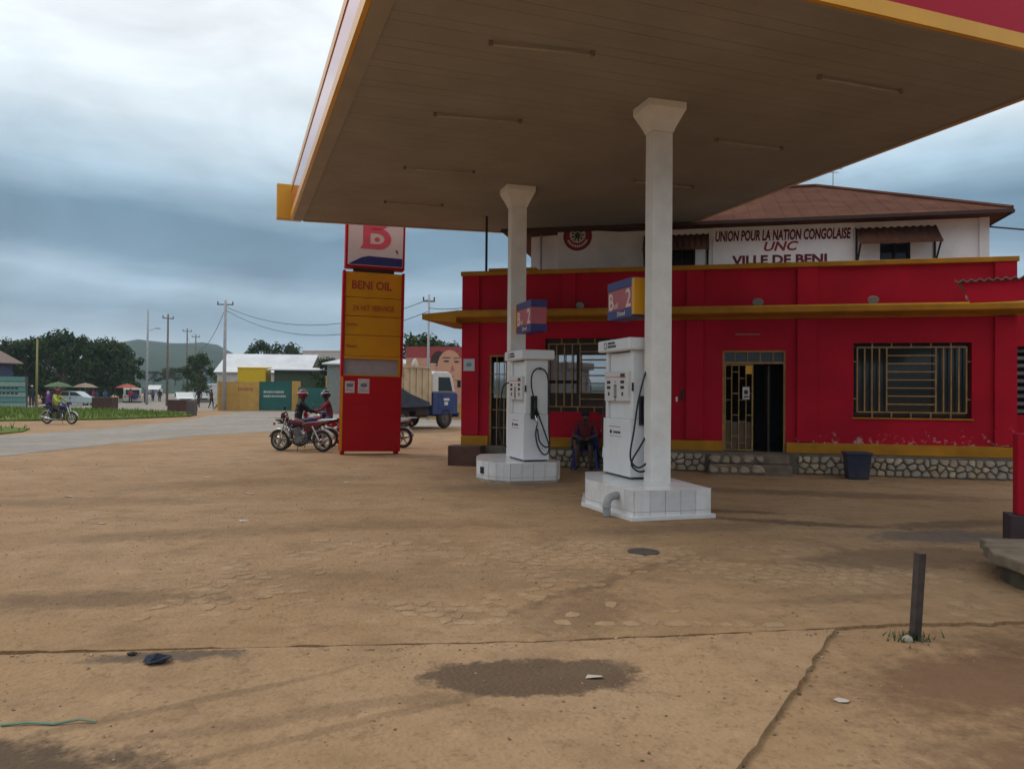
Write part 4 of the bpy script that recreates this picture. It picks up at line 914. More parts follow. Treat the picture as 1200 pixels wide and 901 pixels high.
tag(mb.build('weed_tuft', mat('weed_green', (.05, .075, .03), .7, var=.3, island=.4), loc=(2.66, 5.08, 0)), 'small green weed tuft around the foot of the steel post', 'weeds', kind='stuff')
mb = MB(); mb.ell((0, 0, .015), .035, .03, .03, 9, 6); tag(mb.build('pale_stone', mat('pale_stone', (.33, .29, .23), .9, var=.2), loc=(2.60, 5.04, 0)), 'small pale stone beside the foot of the steel post', 'stone')
# dark blue bin
bn = empty('waste_bin', (6.72, 14.95, 0), BA, 'dark blue square plastic bin against the stone plinth', 'bin')
BINM = mat('dark_blue_plastic', (.018, .026, .055), .5, var=.15, dirt=.3)
mb = MB(); mb.loft([[(x * .19, y * .17, 0) for x, y in ((-1, -1), (1, -1), (1, 1), (-1, 1))], [(x * .23, y * .21, .5) for x, y in ((-1, -1), (1, -1), (1, 1), (-1, 1))]]); mb.build('body', BINM, bn, bevel=.02)
mb = MB(); mb.box(-.25, .25, -.23, .23, .48, .52); mb.build('rim', BINM, bn, bevel=.01)
# manhole-like iron cover and litter
mb = MB(); mb.disc((0, 0, 0), .16, 20, 'z', .012); tag(mb.build('iron_cover', mat('iron_cover', (.06, .045, .035), .7, var=.2), loc=(1.33, 7.72, .026)), 'small round iron cover set in the dusty forecourt', 'cover')
def crumple(name, label, cat, c, s, mt, grp=None, z=0.):
    mb = MB(); n = 7; m_ = 5; rings = []
    for j in range(m_ + 1):
        a_ = -math.pi / 2 + math.pi * j / m_; rr = max(.05, math.cos(a_))
        rings.append([(s * rr * math.cos(2 * math.pi * k / n) * rnd.uniform(.6, 1.3), s * .75 * rr * math.sin(2 * math.pi * k / n) * rnd.uniform(.6, 1.3), s * .32 * (1 + math.sin(a_)) * rnd.uniform(.6, 1.3)) for k in range(n)])
    mb.loft(rings); return tag(mb.build(name, mt, loc=(c[0], c[1], z)), label, cat, grp)
crumple('cloth_scrap', 'crumpled dark blue cloth scrap lying on the dirt by the slab joint', 'litter', (-2.04, 4.46), .075, mat('dark_blue_cloth', (.012, .016, .03), .8, var=.3), z=.026)
crumple('cloth_scrap', 'flattened dark rag beside the crumpled blue cloth', 'litter', (-2.24, 4.58), .032, mat('dark_rag', (.03, .028, .03), .9), z=.026)
mb = MB(); mb.tube([(-.22, 0, .008), (-.1, .02, .012), (.02, .015, .008), (.12, .05, .016), (.2, .045, .008)], [.007, .006, .007, .005, .004], 5); tag(mb.build('plastic_strip', mat('green_plastic', (.14, .26, .18), .5, var=.2), loc=(-2.15, 3.60, .028)), 'thin pale green plastic strip lying on the slab', 'litter')
LIT = mat('white_litter', (.40, .34, .28), .8, var=.1)
for i, (x, y) in enumerate(((-4.9, 9.2), (-3.3, 9.5), (-6.6, 11.5), (-5.6, 14.2), (-2.9, 13.6), (-1.9, 19.4), (-1.65, 20.3), (-1.2, 21.5), (-2.3, 21.8), (-.9, 22.6), (5.7, 9.3), (.47, 4.28), (1.75, 4.05), (-4.1, 12.0), (-1.8, 18.6))):
    where = ['on the open dirt before the road', 'on the dirt left of the paved patch', 'on the dirt edge of the road', 'in front of the parked maroon motorcycle', 'in front of the totem sign', 'between the totem and the brown block', 'right of the totem foot', 'beyond the brown block towards the truck', 'behind the totem foot', 'nearest the parked truck', 'on the dark stain near the short red post', 'at the edge of the damp patch', 'on the dirt beside the slab edge', 'on the open dirt towards the totem', 'close to the brown corner block'][i]
    mb = MB(); s_ = (.022 + .0028 * y) * rnd.uniform(.7, 1.15); a_ = rnd.uniform(0, 3)
    pts = [(s_ * rnd.uniform(.6, 1.2) * math.cos(2 * math.pi * k / 6 + a_) * 1.5, s_ * rnd.uniform(.6, 1.2) * math.sin(2 * math.pi * k / 6 + a_)) for k in range(6)]
    mb.add([(*p, rnd.uniform(.001, .012)) for p in pts] + [(0, 0, .014)], [(k, (k + 1) % 6, 6) for k in range(6)])
    tag(mb.build('paper_scrap', LIT, loc=(x, y, .03 if y < 4.5 and x < 1.3 else .002)), 'small crumpled white paper scrap ' + where, 'litter', 'paper scraps on the ground')

# ------------------------------------------------------------------ people
SKIN = mat('dark_brown_skin', (.085, .045, .028), .55, var=.08)
HAIR = mat('short_black_hair', (.012, .010, .009), .85)
SHOE = mat('dark_shoes', (.03, .025, .022), .6)
BASE = dict(pel=(0, 0, .95), spi=(0, 0, 1.12), che=(.01, 0, 1.31), nec=(0, 0, 1.46), hb=(.02, 0, 1.56), ht=(.02, 0, 1.66), nose=(.115, 0, 1.585))
for s_, n_ in ((1, 'L'), (-1, 'R')):
    BASE.update({'sh' + n_: (0, .17 * s_, 1.40), 'el' + n_: (-.03, .23 * s_, 1.13), 'wr' + n_: (.05, .24 * s_, .90), 'ha' + n_: (.07, .24 * s_, .83), 'hi' + n_: (0, .09 * s_, .90), 'kn' + n_: (.02, .10 * s_, .50), 'an' + n_: (-.01, .10 * s_, .085), 'to' + n_: (.14, .12 * s_, .045)})
RAD = dict(pel=.135, spi=.12, che=.145, nec=.058, hb=.078, ht=.083, nose=.016, sh=.066, el=.047, wr=.032, ha=.034, hi=.09, kn=.06, an=.042, to=.038)
def person(label, loc, rz, pose=None, top=None, legs=None, head='hair', head_mat=None, scale=1., group=None, sleeves='top', fingers=False, name='person', shin='legs', extra=None):
    J = dict(BASE); J.update(pose or {})
    E_ = [('pel', 'spi', 'top'), ('spi', 'che', 'top'), ('che', 'nec', 'top'), ('nec', 'hb', 'skin'), ('hb', 'ht', 'skin'), ('hb', 'nose', 'skin')]
    for n_ in 'LR': E_ += [('che', 'sh' + n_, 'top'), ('sh' + n_, 'el' + n_, 'top'), ('el' + n_, 'wr' + n_, sleeves), ('wr' + n_, 'ha' + n_, 'skin'), ('pel', 'hi' + n_, 'legs'), ('hi' + n_, 'kn' + n_, 'legs'), ('kn' + n_, 'an' + n_, shin), ('an' + n_, 'to' + n_, 'shoe')]
    rad = {}
    for k in J: rad[k] = RAD.get(k) or RAD.get(k[:-1])
    if fingers:
        for n_, s_ in (('L', 1), ('R', -1)):
            h = Vector(J['ha' + n_]); d = (h - Vector(J['wr' + n_])).normalized(); lat = Vector((0, 1, 0)) if abs(d.y) < .8 else Vector((1, 0, 0)); lat = (lat - d * lat.dot(d)).normalized(); dn = Vector((0, 0, -1))
            for q in range(4):
                a = 'f%s%da' % (n_, q); b = 'f%s%db' % (n_, q); ln = (.045, .052, .05, .04)[q]
                J[a] = tuple(h + d * .035 + lat * (q - 1.5) * .019); J[b] = tuple(h + d * (.035 + ln) + lat * (q - 1.5) * .02 + dn * .022); rad[a] = .010; rad[b] = .008; E_ += [('ha' + n_, a, 'skin'), (a, b, 'skin')]
            J['t' + n_] = tuple(h + d * .015 + lat * .055 * -s_); rad['t' + n_] = .011; E_.append(('ha' + n_, 't' + n_, 'skin'))
    keys = list(J); ix = {k: i for i, k in enumerate(keys)}
    me = bpy.data.meshes.new('skeleton'); me.from_pydata([J[k] for k in keys], [(ix[a], ix[b]) for a, b, _ in E_], [])
    ob = bpy.data.objects.new('skeleton', me); COL.objects.link(ob)
    ob.modifiers.new('skin', 'SKIN').use_smooth_shade = True
    for k in keys:
        sv = me.skin_vertices[0].data[ix[k]]; sv.radius = (rad[k], rad[k]); sv.use_root = (k == 'pel')
        if k in ('pel', 'spi', 'che'): sv.radius = (rad[k] * .85, rad[k] * 1.1)
    ss = ob.modifiers.new('sub', 'SUBSURF'); ss.levels = 1; ss.render_levels = 1
    body = bpy.data.meshes.new_from_object(ob.evaluated_get(bpy.context.evaluated_depsgraph_get()))
    bpy.data.objects.remove(ob); bpy.data.meshes.remove(me)
    body.materials.clear(); order = ['skin', 'top', 'legs', 'shoe']
    for mt in (SKIN, top, legs, SHOE): body.materials.append(mt)
    segs = [(Vector(J[a]), Vector(J[b]), order.index(r)) for a, b, r in E_]
    for p in body.polygons:
        c = p.center; best = 1e9
        for a, b, r in segs:
            d = b - a; t = max(0, min(1, (c - a).dot(d) / d.length_squared)); q = (c - a - d * t).length
            if r == 1: q *= .92
            if q < best: best = q; bi = r
        p.material_index = bi; p.use_smooth = True
    e = empty(name, loc, rz, label, 'person', group); e.scale = (scale,) * 3
    bo = bpy.data.objects.new('body', body); COL.objects.link(bo); bo.parent = e
    hd = Vector(J['ht']); hb_ = Vector(J['hb'])
    if head == 'hair': mb = MB(); mb.ell(hd * .75 + hb_ * .25 + Vector((-.018, 0, .022)), .10, .092, .088, 12, 8); mb.build('hair', head_mat or HAIR, e, smooth=True)
    elif head == 'helmet':
        mb = MB(); c = hd * .6 + hb_ * .4; mb.ell(c + Vector((-.01, 0, .02)), .145, .128, .14, 14, 10); h_ = mb.build('helmet', head_mat, e, smooth=True)
        mb = MB(); mb.ell(c + Vector((.05, 0, .0)), .105, .118, .055, 12, 6); mb.build('visor', GLASS, h_, smooth=True)
        mb = MB(); mb.torus(c + Vector((-.01, 0, .055)), .136, .012, 18, 6, axis='z'); mb.build('helmet_stripe', mat('helmet_white', (.65, .62, .62), .35), h_, smooth=True)
    elif head == 'cap': mb = MB(); mb.ell(hd * .8 + hb_ * .2 + Vector((-.01, 0, .03)), .105, .098, .08, 12, 8); mb.box(*(lambda c: (c.x + .05, c.x + .17, c.y - .06, c.y + .06, c.z + .01, c.z + .022))(hd)); mb.build('cap', head_mat or HAIR, e, smooth=True)
    return e, J
def cloth(name, c, rough=.85): return mat(name, c, rough, var=.15, scale=6)
C_BLACK = cloth('black_jacket', (.014, .014, .018)); C_NAVY = cloth('navy_cloth', (.02, .025, .06)); C_JEAN = cloth('blue_denim', (.05, .07, .13)); C_RED = cloth('red_vest', (.32, .03, .05))
C_PURP = cloth('purple_cloth', (.12, .05, .22)); C_HIVIS = cloth('yellow_vest', (.36, .42, .06)); C_BRN = cloth('brown_cloth', (.07, .045, .03)); C_GRN = cloth('dark_green_cloth', (.02, .035, .025)); C_WHT = cloth('white_shirt', (.55, .54, .52)); C_BLUE = cloth('blue_shirt', (.05, .1, .3))
RIDE = dict(pel=(-.22, 0, .84), spi=(-.2, 0, 1.0), che=(-.14, 0, 1.2), nec=(-.11, 0, 1.35), hb=(-.08, 0, 1.45), ht=(-.08, 0, 1.55), nose=(.015, 0, 1.475))
for s_, n_ in ((1, 'L'), (-1, 'R')): RIDE.update({'sh' + n_: (-.14, .17 * s_, 1.29), 'el' + n_: (.06, .28 * s_, 1.08), 'wr' + n_: (.28, .28 * s_, 1.02), 'ha' + n_: (.35, .28 * s_, 1.02), 'hi' + n_: (-.2, .1 * s_, .80), 'kn' + n_: (.18, .20 * s_, .66), 'an' + n_: (.0, .19 * s_, .30), 'to' + n_: (.14, .2 * s_, .25)})
PILL = dict(RIDE); PILL = {k: (v[0] - .33, v[1], v[2] + .04) for k, v in RIDE.items()}
for s_, n_ in ((1, 'L'), (-1, 'R')): PILL.update({'el' + n_: (-.38, .25 * s_, 1.12), 'wr' + n_: (-.2, .2 * s_, .98), 'ha' + n_: (-.14, .17 * s_, .96)})

# ------------------------------------------------------------------ motorcycles
def motorcycle(label, loc, rz, paint, fender, seat_c, group, lean=0, steer=0, rack=True):
    e = empty('motorcycle', loc, rz, label, 'motorcycle', group); e.rotation_euler = (lean, 0, rz)
    Rw = .285; TY = mat('tyre_rubber', (.02, .018, .017), .85, var=.3, scale=20, dirt=.5, dirtcol=(.12, .085, .055), dscale=6); RIM = mat('alloy_rim', (.35, .33, .31), .4, .7, var=.1); ENG = mat('engine_alloy', (.18, .18, .18), .45, .7, var=.25, scale=14); FRM = mat('frame_black', (.02, .02, .022), .4)
    for x, nm in ((.64, 'front_wheel'), (-.62, 'rear_wheel')):
        mb = MB(); mb.torus((x, 0, Rw), Rw - .045, .045, 28, 8, flat=.95); wh = mb.build(nm, TY, e, smooth=True)
        mb = MB(); mb.torus((x, 0, Rw), Rw - .085, .018, 24, 6, flat=2.0); mb.tube([(x, -.06, Rw), (x, .06, Rw)], .045, 10)
        for k in range(5):
            a = 2 * math.pi * k / 5 + .3; mb.obox((x + .1 * math.cos(a), 0, Rw + .1 * math.sin(a)), .20, .03, .036, (0, -a, 0))
        mb.build('rim', RIM, wh, smooth=False)
        mb = MB(); a0, a1 = (R(15), R(165)) if x > 0 else (R(25), R(170)); n = 14; rings = []
        for i in range(n + 1):
            a = a0 + (a1 - a0) * i / n; r1 = Rw + .03; rings.append([(x + (r1 + dz) * math.cos(a), y, Rw + (r1 + dz) * math.sin(a)) for y, dz in ((-.06, -.02), (-.045, .012), (.045, .012), (.06, -.02), (.045, .002), (-.045, .002))])
        mb.loft(rings); mb.build('front_fender' if x > 0 else 'rear_fender', fender, e, smooth=True)
    mb = MB()
    for y in (-.075, .075): mb.tube([(.64, y, Rw), (.44, y, .80), (.40, y, .92)], .018, 8)
    mb.box(.38, .46, -.09, .09, .76, .79); mb.build('fork', CHROME, e, smooth=False)
    mb = MB(); mb.tube([(.22, -.33, 1.0), (.30, -.28, 1.02), (.40, -.1, .94), (.40, .1, .94), (.30, .28, 1.02), (.22, .33, 1.0)], .012, 8, smooth=3); hb_ = mb.build('handlebar', CHROME, e, smooth=True)
    for y in (-1, 1):
        mb = MB(); mb.tube([(.20, .34 * y, .995), (.29, .29 * y, 1.02)], .019, 8); mb.build('grip', BLACK, hb_)
        mb = MB(); mb.tube([(.30, .25 * y, 1.02), (.29, .30 * y, 1.17)], .006, 6); mb.ell((.285, .32 * y, 1.20), .012, .055, .04, 10, 6); mb.build('mirror', BLACK, hb_, smooth=True)
    mb = MB(); mb.ell((.47, 0, .86), .085, .085, .085, 12, 8); hl = mb.build('headlight_shell', paint, e, smooth=True)
    mb = MB(); mb.ell((.535, 0, .86), .03, .072, .072, 12, 6); mb.build('headlight', mat('headlight_glass', (.5, .5, .5), .1), hl, smooth=True)
    mb = MB(); mb.prism([(.42, .95), (.52, .93), (.56, .86), (.54, 1.02), (.47, 1.06)], -.1, .1, 'y'); mb.build('cowl', paint, e, bevel=.02)
    mb = MB(); rings = []
    for (x, z, wy, hz) in ((.34, .80, .05, .05), (.27, .80, .105, .095), (.12, .79, .125, .105), (-.02, .76, .10, .08), (-.1, .73, .06, .05)):
        rings.append([(x, wy * math.cos(2 * math.pi * k / 12), z + hz * math.sin(2 * math.pi * k / 12)) for k in range(12)])
    mb.loft(rings); mb.build('fuel_tank', paint, e, smooth=True)
    mb = MB(); mb.prism([(-.05, .75), (-.1, .70), (-.62, .74), (-.80, .80), (-.82, .84), (-.45, .82), (-.2, .79)], -.11, .11, 'y'); mb.build('seat', seat_c, e, bevel=.025, seg=3)
    for y in (-1, 1):
        mb = MB(); mb.prism([(-.08, .69), (-.5, .73), (-.72, .78), (-.42, .60), (-.2, .52)], .10 * y - .012, .10 * y + .012, 'y'); mb.build('side_panel', paint, e, bevel=.01)
        mb = MB(); mb.tube([(-.40, .13 * y, .70), (-.60, .13 * y, Rw + .02)], .028, 8); mb.build('shock_absorber', CHROME, e)
        mb = MB(); mb.tube([(-.02, .08 * y, .27), (-.02, .2 * y, .26)], .014, 6); mb.build('foot_peg', BLACK, e)
    mb = MB(); mb.box(-.12, .14, -.10, .10, .22, .42); mb.obox((.12, 0, .52), .14, .14, .24, (0, R(20), 0))
    for k in range(5): mb.obox((.075 + .02 * k, 0, .45 + .04 * k), .18, .18, .012, (0, R(20), 0))
    mb.tube([(-.02, -.14, .32), (-.02, .14, .32)], .085, 12); mb.build('engine', ENG, e, bevel=.008)
    mb = MB()
    for y in (-.05, .05): mb.tube([(.40, y * .5, .78), (.26, y, .55), (.2, y, .24), (-.2, y, .22), (-.3, y, .55), (-.5, y, .70), (-.75, y, .74)], .016, 6); mb.tube([(-.18, y * 1.5, .30), (-.62, y * 1.5, Rw)], .018, 6)
    mb.tube([(.38, 0, .82), (.1, 0, .70), (-.3, 0, .66)], .02, 6); mb.build('frame', FRM, e)
    mb = MB(); mb.tube([(.20, -.10, .50), (.26, -.12, .35), (.15, -.14, .22), (-.2, -.15, .22)], .02, 8, smooth=3); mb.tube([(-.2, -.15, .22), (-.35, -.155, .25), (-.8, -.16, .34)], [.03, .042, .045], 10); mb.build('exhaust', CHROME, e, smooth=True)
    mb = MB(); mb.box(-.88, -.83, -.06, .06, .68, .75); mb.build('tail_light', mat('tail_light_red', (.4, .01, .01), .2), e, bevel=.01)
    mb = MB(); mb.tube([(.05, .1, .22), (.02, .2, .02)], .01, 6); mb.build('side_stand', FRM, e)
    if rack:
        mb = MB()
        for y in (-.12, 0, .12): mb.tube([(-.55, y, .86), (-.98, y, .88)], .009, 6)
        for x in (-.98, -.76): mb.tube([(x, -.13, .875), (x, .13, .875)], .009, 6)
        mb.build('rack', CHROME, e)
    return e
P_MAR = mat('maroon_bike_paint', (.10, .012, .02), .25, var=.08); P_NAV = mat('navy_bike_paint', (.03, .03, .12), .25, var=.08); P_RED = mat('red_bike_paint', (.3, .015, .02), .25, var=.08)
F_SIL = mat('silver_fender', (.48, .46, .42), .3, .5, var=.08); SEAT_B = mat('black_vinyl_seat', (.02, .02, .022), .5); SEAT_R = mat('maroon_vinyl_seat', (.14, .02, .025), .45)
GB = 'motorcycles parked by the totem sign'
motorcycle('maroon motorcycle with silver fenders parked side-on left of the totem sign', (-5.62, 20.62, 0), R(166), P_MAR, F_SIL, SEAT_R, GB, lean=R(-4))
motorcycle('navy motorcycle under the rider in the black jacket', (-5.75, 21.45, 0), R(28), P_NAV, F_SIL, SEAT_B, GB)
motorcycle('red motorcycle under the red vested rider, half behind the totem', (-5.6, 22.75, 0), R(200), P_RED, F_SIL, SEAT_B, GB)
motorcycle('motorcycle with white tail rack showing right of the totem sign', (-3.75, 22.35, 0), R(170), P_NAV, F_SIL, mat('pale_seat', (.5, .48, .47), .5), GB, lean=R(3))
FR = mat('red_helmet', (.17, .018, .025), .4)
person('person in black jacket and red and white helmet astride the navy motorcycle', (-5.75, 21.45, 0), R(28), RIDE, C_BLACK, C_NAVY, 'helmet', FR, group='motorcycle riders', fingers=True)
person('person in red vest and dark helmet astride the red motorcycle behind the totem', (-5.6, 22.75, 0), R(200), RIDE, cloth('dull_red_vest', (.16, .02, .03)), C_JEAN, 'helmet', mat('dark_helmet', (.02, .02, .022), .3), group='motorcycle riders', fingers=True)
# moving motorcycle with passenger on the road
motorcycle('motorcycle carrying two people along the road beside the grass verge', (-20.9, 35.5, .006), R(-8), P_NAV, F_SIL, SEAT_B, 'motorcycles on the road')
person('person in yellow vest steering the motorcycle beside the verge', (-20.9, 35.5, .006), R(-8), RIDE, C_HIVIS, C_BRN, 'cap', C_RED, group='people on the moving motorcycle')
person('passenger in purple top riding behind the yellow vested driver', (-20.9, 35.5, .006), R(-8), PILL, C_PURP, C_NAVY, 'hair', None, group='people on the moving motorcycle')
# dark motorcycle against the wall behind the near pump
motorcycle('dark motorcycle leaning by the red wall behind the pump', (2.15, 16.2, 0), R(75), mat('black_bike_paint', (.012, .012, .014), .25), mat('black_fender', (.015, .015, .017), .3), SEAT_B, 'motorcycle by the wall')
# seated person in a blue plastic chair
CH = mat('blue_plastic_chair', (.02, .03, .20), .35, var=.08)
ch = empty('plastic_chair', (1.58, 16.42, 0), R(-100), 'blue plastic armchair against the red wall behind the pumps', 'chair')
mb = MB(); mb.prism([(-.22, -.22), (.22, -.24), (.22, .24), (-.22, .22)], .41, .435); mb.build('seat', CH, ch, bevel=.01)
mb = MB(); rings = []
for z, x, wd in ((.44, -.21, .21), (.62, -.25, .24), (.80, -.29, .23), (.86, -.30, .17)): rings.append([(x - .012, -wd, z), (x + .012, -wd, z), (x + .012 - .03, 0, z), (x + .012, wd, z), (x - .012, wd, z), (x - .042, 0, z)])
mb.loft(rings); mb.build('backrest', CH, ch)
for sy in (-1, 1):
    for sx in (-1, 1): mb = MB(); mb.loft([[(sx * .25 + a * .025, sy * .27 + b * .025, 0) for a, b in ((-1, -1), (1, -1), (1, 1), (-1, 1))], [(sx * .20 + a * .03, sy * .22 + b * .03, .44) for a, b in ((-1, -1), (1, -1), (1, 1), (-1, 1))]]); mb.build('leg', CH, ch)
    mb = MB(); mb.tube([(-.24, sy * .24, .64), (.0, sy * .27, .65), (.2, sy * .27, .63), (.23, sy * .26, .44)], .024, 8); mb.build('armrest', CH, ch, smooth=True)
SIT = dict(pel=(-.05, 0, .52), spi=(-.08, 0, .68), che=(-.03, 0, .88), nec=(.04, 0, 1.01), hb=(.09, 0, 1.09), ht=(.11, 0, 1.18), nose=(.20, 0, 1.09))
for s_, n_ in ((1, 'L'), (-1, 'R')): SIT.update({'sh' + n_: (-.02, .17 * s_, .96), 'el' + n_: (.08, .25 * s_, .72), 'wr' + n_: (.28, .10 * s_, .68), 'ha' + n_: (.34, .07 * s_, .67), 'hi' + n_: (-.02, .1 * s_, .50), 'kn' + n_: (.40, .14 * s_, .52), 'an' + n_: (.40, .14 * s_, .085), 'to' + n_: (.54, .17 * s_, .045)})
person('person in maroon top and dark shorts seated in the blue plastic chair', (1.58, 16.42, 0), R(-100), SIT, cloth('maroon_top', (.12, .012, .02)), C_GRN, 'hair', None, fingers=True, sleeves='skin', shin='skin')

# ------------------------------------------------------------------ dump truck
tr = empty('dump_truck', (-5.14, 33.3, 0), R(55), 'blue and cream dump truck parked beyond the totem sign', 'truck')
TB = mat('truck_blue', (.015, .04, .16), .5, var=.12, dirt=.25, dirtcol=(.12, .1, .08)); TW = mat('truck_white', (.6, .6, .58), .4, var=.05); CRM = mat('truck_cream', (.52, .43, .28), .6, var=.15, scale=2, dirt=.5, dirtcol=(.28, .13, .05), dscale=1.6); TTY = mat('truck_tyre', (.025, .02, .018), .9, var=.3, dirt=.5, dirtcol=(.11, .08, .055))
mb = MB(); mb.box(-1.85, 2.9, -.42, .42, .62, .86); mb.box(-1.85, .9, -.95, .95, .80, .95); mb.build('chassis', mat('truck_chassis', (.04, .03, .028), .8, dirt=.4), tr)
mb = MB(); mb.prism([(1.35, .62), (3.0, .62), (3.08, .75), (3.08, 1.55), (2.98, 1.62), (1.35, 1.62)], -1.1, 1.1, 'y'); cab = mb.build('cab', TB, tr, bevel=.05, seg=3)
mb = MB(); mb.prism([(1.35, 1.625), (2.97, 1.625), (2.70, 2.42), (2.45, 2.55), (1.5, 2.55), (1.35, 2.45)], -1.06, 1.06, 'y'); ro = mb.build('cab_roof', TW, cab, bevel=.06, seg=3)
mb = MB(); mb.obox((2.87, 0, 2.02), .03, 1.85, .68, (0, R(-19), 0)); mb.build('windscreen', GLASS, cab)
for y in (-1, 1):
    mb = MB(); mb.prism([(1.75, 1.68), (2.72, 1.68), (2.52, 2.3), (1.75, 2.3)], 1.062 * y - .012, 1.062 * y + .012, 'y'); mb.build('side_window', GLASS, cab)
    mb = MB(); mb.prism([(1.72, .85), (2.6, .85), (2.6, 1.6), (1.72, 1.6)], 1.104 * y - .010, 1.104 * y + .010, 'y'); dd = mb.build('door', TB, cab, bevel=.02)
    mb = MB(); mb.box(1.8, 1.98, 1.116 * y - .01, 1.116 * y + .01, 1.42, 1.47); mb.build('handle', BLACK, dd)
    mb = MB(); mb.box(2.05, 2.45, 1.119 * y - .003, 1.119 * y + .003, 1.25, 1.36); mb.box(2.1, 2.35, 1.119 * y - .003, 1.119 * y + .003, 1.05, 1.2); mb.build('door_marking', TW, dd)
    mb = MB(); mb.box(3.07, 3.11, .72 * y - .16, .72 * y + .16, .88, 1.06); mb.build('headlight', mat('headlight_glass', (.5, .5, .5), .1), cab)
    mb = MB(); mb.tube([(2.9, 1.05 * y, 2.2), (3.05, 1.28 * y, 2.15)], .015, 6); mb.box(3.0, 3.05, 1.2 * y - .09, 1.2 * y + .09, 1.85, 2.18); mb.build('mirror', BLACK, cab)
mb = MB(); mb.box(3.08, 3.2, -1.1, 1.1, .5, .72); mb.build('bumper', TB, tr, bevel=.03)
mb = MB(); mb.box(-1.95, 1.15, -1.18, 1.18, 1.06, 1.14); mb.box(1.07, 1.15, -1.18, 1.18, 1.142, 2.72); mb.box(-1.95, -1.87, -1.18, 1.18, 1.142, 2.7); mb.build('body_floor', CRM, tr)
for y in (-1, 1):
    mb = MB(); mb.box(-1.86, 1.05, 1.15 * y - .03, 1.15 * y + .03, 1.142, 2.70); sd_ = mb.build('side_board', CRM, tr)
    for k in range(8):
        x = -1.78 + k * .395; mb = MB(); mb.prism([(x - .07, 1.15), (x + .07, 1.15), (x + .05, 2.62), (x - .05, 2.62)], 1.18 * y + (.0 if y > 0 else -.05), 1.18 * y + (.05 if y > 0 else 0), 'y'); mb.build('rib', CRM, sd_)
    mb = MB(); mb.box(-1.86, 1.05, 1.17 * y - .06, 1.17 * y + .06, 2.64, 2.74); mb.build('top_rail', CRM, sd_)
DBLUE = mat('dark_blue_wedge', (.035, .045, .07), .7, var=.3, scale=3, bump=.4, bscale=6)
mb = MB(); mb.prism([(-1.9, .95), (.9, 1.0), (.95, 1.18), (-.3, 1.55), (-1.2, 1.95), (-1.9, 2.2)], -1.27, -1.24, 'y'); mb.build('side_wedge', DBLUE, tr)  # dark blue wedge over the side board, taller towards the tail
for x, nm in ((2.25, 1), (-.55, 2)):
    for y in (-1, 1):
        mb = MB(); mb.torus((x, .98 * y, .48), .34, .14, 22, 8, flat=1.0); wh = mb.build('wheel', TTY, tr, smooth=True)
        mb = MB(); mb.tube([(x, .88 * y, .48), (x, 1.06 * y, .48)], .24, 14); mb.tube([(x, 1.0 * y, .48), (x, 1.1 * y, .48)], .09, 10); mb.build('rim', mat('truck_rim', (.10, .085, .075), .7), wh)
mb = MB(); mb.tube([(.4, -.75, .72), (1.3, -.75, .72)], .2, 12); mb.build('fuel_tank', mat('truck_chassis', (.04, .03, .028)), tr)
for k, (x, y) in enumerate(((-.6, -.6), (.1, -.3), (.7, -.6))):
    mb = MB(); mb.ell((0, 0, .3), .16, .14, .45, 9, 7); tag(mb.build('standing_sack', mat('sack_pale', (.42, .36, .22) if k else (.5, .48, .42), .9, var=.2), loc=(-5.14 + x * .574 - y * .819, 33.3 + x * .819 + y * .574, 2.35), smooth=True), ['white sack standing in the tail end of the dump truck', 'tan sack standing in the middle of the truck body', 'tan sack standing in the truck body next to the cab'][k], 'sack', 'sacks in the truck')

# ------------------------------------------------------------------ billboard behind the truck
bb = empty('billboard', (-4.3, 47.5, 0), R(-6), 'large billboard of a face with a hand at the ear beyond the truck', 'billboard')
mb = MB(); mb.box(-2.3, 3.4, -.06, .06, .9, 4.45); bd = mb.build('board', mat('billboard_skin', (.50, .25, .17), .6, var=.1, scale=1.2), bb)
mb = MB(); mb.box(-2.3, 3.4, -.0635, -.061, 3.75, 4.45); mb.build('red_band', mat('billboard_red', (.32, .05, .05), .6), bd)
mb = MB(); mb.ell((-.25, -.064, 3.35), .55, .006, .85, 16, 8); mb.build('printed_hair', mat('billboard_hair', (.05, .025, .02), .6), bd)
mb = MB(); mb.ell((.45, -.069, 3.1), .80, .006, 1.15, 20, 10); mb.build('printed_face', mat('billboard_face', (.55, .28, .18), .6, var=.08), bd)
mb = MB(); mb.ell((.25, -.076, 3.55), .19, .004, .06, 12, 6); mb.ell((.88, -.076, 3.52), .17, .004, .06, 12, 6); mb.box(.0, .50, -.078, -.074, 3.74, 3.80); mb.box(.70, 1.08, -.078, -.074, 3.72, 3.77); mb.build('printed_eyes', mat('billboard_dark', (.04, .02, .02), .6), bd)
mb = MB(); mb.prism([(.52, 2.9), (.76, 2.97), (.62, 3.4)], -.078, -.074, 'y'); mb.ell((.55, -.076, 2.62), .24, .004, .06, 12, 6); mb.build('printed_lips', mat('billboard_lips', (.42, .12, .10), .6), bd)
mb = MB()
for k in range(4): mb.ell((-.65 + .05 * k, -.077, 3.35 - .17 * k), .30, .004, .085, 12, 6)
mb.ell((-.82, -.0765, 2.95), .22, .004, .38, 12, 6); mb.build('printed_hand', mat('billboard_hand', (.55, .33, .24), .6, var=.1), bd)
for x in (-1.9, 0.6, 3.0): mb = MB(); mb.tube([(x, .1, -.1), (x, .1, 4.3)], .06, 8); mb.build('post', STEEL, bb)
mb = MB(); mb.box(-2.3, 3.4, -.02, .3, 0, .9); mb.build('base_wall', mat('ochre_fence', (.44, .25, .05), .8, var=.15), bb)

